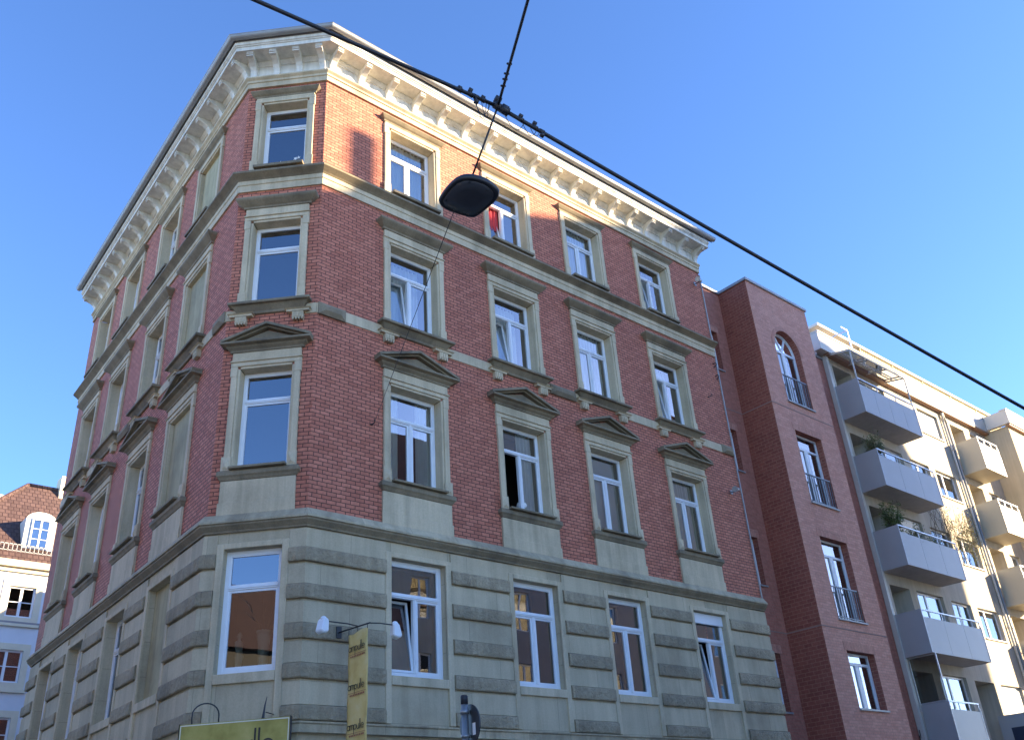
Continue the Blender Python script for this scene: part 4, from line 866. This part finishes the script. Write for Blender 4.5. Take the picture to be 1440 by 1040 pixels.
m = MB(); a0 = (HX0-.3, HY0-.3); m.add([(HX0-.3, HY0-.3, ZE), (HX1, HY0-.3, ZE), (HX1, HY0+RI, ZR), (HX0+RI+1.2, HY0+RI, ZR), (HX0-.3, HY1, ZE), (HX0+RI+1.2, HY1, ZR), (HX1, HY1, ZR)], [(0, 1, 2, 3), (4, 0, 3, 5), (3, 2, 6, 5)]); rf = LP_('roof', m, 'tiles')
m = MB(); m.tube([(HX0-.3, HY0-.3, ZE+.05), (HX0+RI+1.2, HY0+RI, ZR+.03)], .11, 8); m.tube([(HX0+RI+1.2, HY0+RI, ZR+.03), (HX1, HY0+RI, ZR+.03)], .11, 8); LP_('ridge_tiles', m, 'tiles', rf)
m = MB(); m.box(4.55, 5.4, 35, 35.8, 19.5, 21.3); LP_('chimney', m, 'creamtrim', rf)
m = MB(); m.box(HX0, HX1, HY0+.05, HY0+.08, 16.35, 16.40); m.box(HX0, HX1, HY0+.05, HY0+.08, 16.05, 16.09)
for i in range(80): x = HX0+.1+i*.19; m.box(x, x+.035, HY0+.05, HY0+.08, 15.8, 16.4)
LP_('snow_guard', m, 'zinc', rf)
dm = MB(); dx0, dx1 = 2.62, 4.0; zs2 = 17.75; cxd = (dx0+dx1)/2
arcp = [(cxd+(p[0])*(dx1-dx0)/2, zs2+p[1]*.42) for p in arc(0, 0, 1, 0, 180, 14)]
pol = [(dx0, 15.7), (dx1, 15.7)] + arcp
dm.prism(pol, HY0+.25, HY0+2.6, 'y'); do = LP_('dormer', dm, plain('dormer_render', (.66, .66, .62), .85, .08, 2))
m = MB(); z0, z1 = 16.3, 17.8; x0, x1 = cxd-.42, cxd+.42
for a, b, c, d in ((x0, x0+.07, z0, z1), (x1-.07, x1, z0, z1), (x0+.07, x1-.07, z1-.07, z1), (x0+.07, x1-.07, z0, z0+.07), (cxd-.04, cxd+.04, z0+.07, z1-.07)): m.box(a, b, HY0+.17, HY0+.25, c, d)
for z in (16.8, 17.3): m.box(x0+.07, cxd-.04, HY0+.19, HY0+.24, z-.015, z+.015); m.box(cxd+.04, x1-.07, HY0+.19, HY0+.24, z-.015, z+.015)
LP_('window', m, 'frame', do); m = MB(); m.quad((x0+.03, HY0+.22, z0+.03), (x1-.03, HY0+.22, z0+.03), (x1-.03, HY0+.22, z1-.03), (x0+.03, HY0+.22, z1-.03)); LP_('pane', m, 'glass', do)
m = MB(); m.quad((x0+.03, HY0+.245, z0+.03), (x1-.03, HY0+.245, z0+.03), (x1-.03, HY0+.245, z1-.03), (x0+.03, HY0+.245, z1-.03)); LP_('curtain', m, 'curtain', do)
t = thing('added_shade_house', 'unseen house added behind the brick corner house to cast shade', 'house', (14, 18.5, 0))  # added out of view to keep sun off the pale blue house's lower wall
m = MB(); m.box(0, 13, 0, 9, 0, 15.6); part('wall', m, 'cream', t); m = MB(); m.prism([(-.3, 15.6), (4.5, 17.9), (9.3, 15.6)], -.2, 13.2); part('roof', m, 'terra', t)
t = thing('white_roof_house', 'distant white flat-roofed house above the pale blue house roof', 'house', (0, 50, 0))
m = MB(); m.box(-3, 7.4, 0, 8, 0, 24.9); part('wall', m, 'wpar', t); m = MB(); m.box(-3.2, 7.6, -.3, 8, 24.9, 25.15); part('roof', m, 'wpar', t); m = MB(); m.box(4.2, 7.0, -.12, -.005, 22.4, 23.7); part('window', m, 'grey', t); m = MB(); m.box(3.9, 7.5, -1.0, -.13, 23.75, 24.0); part('balcony_roof', m, 'grey', t)
# ================================================================ HOUSES ACROSS THE STREET (behind the viewer; seen in the window panes, shading the front)
def plainhouse(name, label, x0, x1, z, mat, roofz, depth=8, chim=None, prof=None, F=None, roofmat='terra'):
    F = F or Frame((0, -19), math.pi)                    # local x runs to the left, y inwards away from the street
    t = thing(name, label, 'house', F.at(x0, 0), F.rot); W_ = x1-x0
    m = MB(); hs = []; nx = max(2, int(W_/2.9)); nz = int((z-1)/3.4)
    for i in range(nx):
        for k in range(nz): cx = W_*(i+.5)/nx; hs.append((cx-.55, cx+.55, 1.4+k*3.4, 3.3+k*3.4))
    m.wall(0, W_, 0, z, hs)
    for h in hs: m.reveal(*h, 0, .2)
    m.quad((0, depth, 0), (0, 0, 0), (0, 0, z), (0, depth, z)); m.quad((W_, 0, 0), (W_, depth, 0), (W_, depth, z), (W_, 0, z)); m.quad((W_, depth, 0), (0, depth, 0), (0, depth, z), (W_, depth, z)); part('wall', m, mat, t)
    wm_ = MB(); hw, hh = .55, 1.9
    for a, b, c, d in ((-hw, -hw+.08, 0, hh), (hw-.08, hw, 0, hh), (-hw+.08, hw-.08, hh-.08, hh), (-hw+.08, hw-.08, 0, .08), (-.05, .05, .08, hh-.08)): wm_.box(a, b, .1, .16, c, d)
    me = wm_.mesh('window', 'frame'); g2 = MB(); g2.box(-hw+.02, hw-.02, .13, .14, .02, hh-.02); gme = g2.mesh('pane', 'dglass')
    for h in hs: o = link('window', me, t, ((h[0]+h[1])/2, 0, h[2])); link('pane', gme, o)
    if prof: m = MB(); m.prism([(a, b) for a, b in prof], .0, depth, 'y'); part('gable', m, mat, t); m = MB(); [m.obox((a[0], depth/2, a[1]+.06), (b[0], depth/2, b[1]+.06), depth+.3, .1) for a, b in zip(prof[1:-1], prof[2:])]; part('roof', m, roofmat, t)
    else: m = MB(); m.prism([(-.3, z), (depth/2, roofz), (depth+.3, z)], -.1, W_+.1); part('roof', m, roofmat, t)
    if chim:
        for c in chim: m = MB(); m.box(c[0], c[1], c[2], c[3], c[4], c[5]); part('chimney', m, 'terra', t)
    return t
def xo(x): return -x          # world x to local x of the opposite row
plainhouse('pale_house', 'pale rendered house across the street beside the tall gabled house', xo(20.8), xo(12), 17.5, 'render', 20.0)
plainhouse('lowered_house', 'unseen cream house across the street, kept low to let sun and sky in', xo(11.9), xo(-2), 4.6, 'cream', 6.6)  # height made up: lowered so sun and sky light reach the street
pf = [(20.9, 17.0), (20.9, 22.25), (31.4, 25.9), (35, 26.9), (40.5, 26.9), (45, 26.7), (48.9, 25.6), (50.4, 23.2), (52, 21.4), (52, 17)]
pl_ = [(52-a, b) for a, b in pf][::-1]
plainhouse('gabled_house', 'tall gabled house across the street that shades the lower fronts', xo(52), xo(20.9), 17, 'grey', 24, 7, chim=[(52-22.85, 52-22.3, .05, .3, 22.0, 24.75)], prof=pl_)
plainhouse('corner_house', 'low grey corner house on the far side of the side street', 0, 14, 8.5, 'dgrey', 12, 9, F=Frame((-15, -12), math.pi/2), roofmat='rtile')
plainhouse('added_bounce_house', 'unseen cream house added across the side street to bounce warm light', 0, 30, 12.5, 'cream', 16, 9, F=Frame((-15, 2.6), math.pi/2))  # added out of view to throw warm sunlit bounce onto the left front
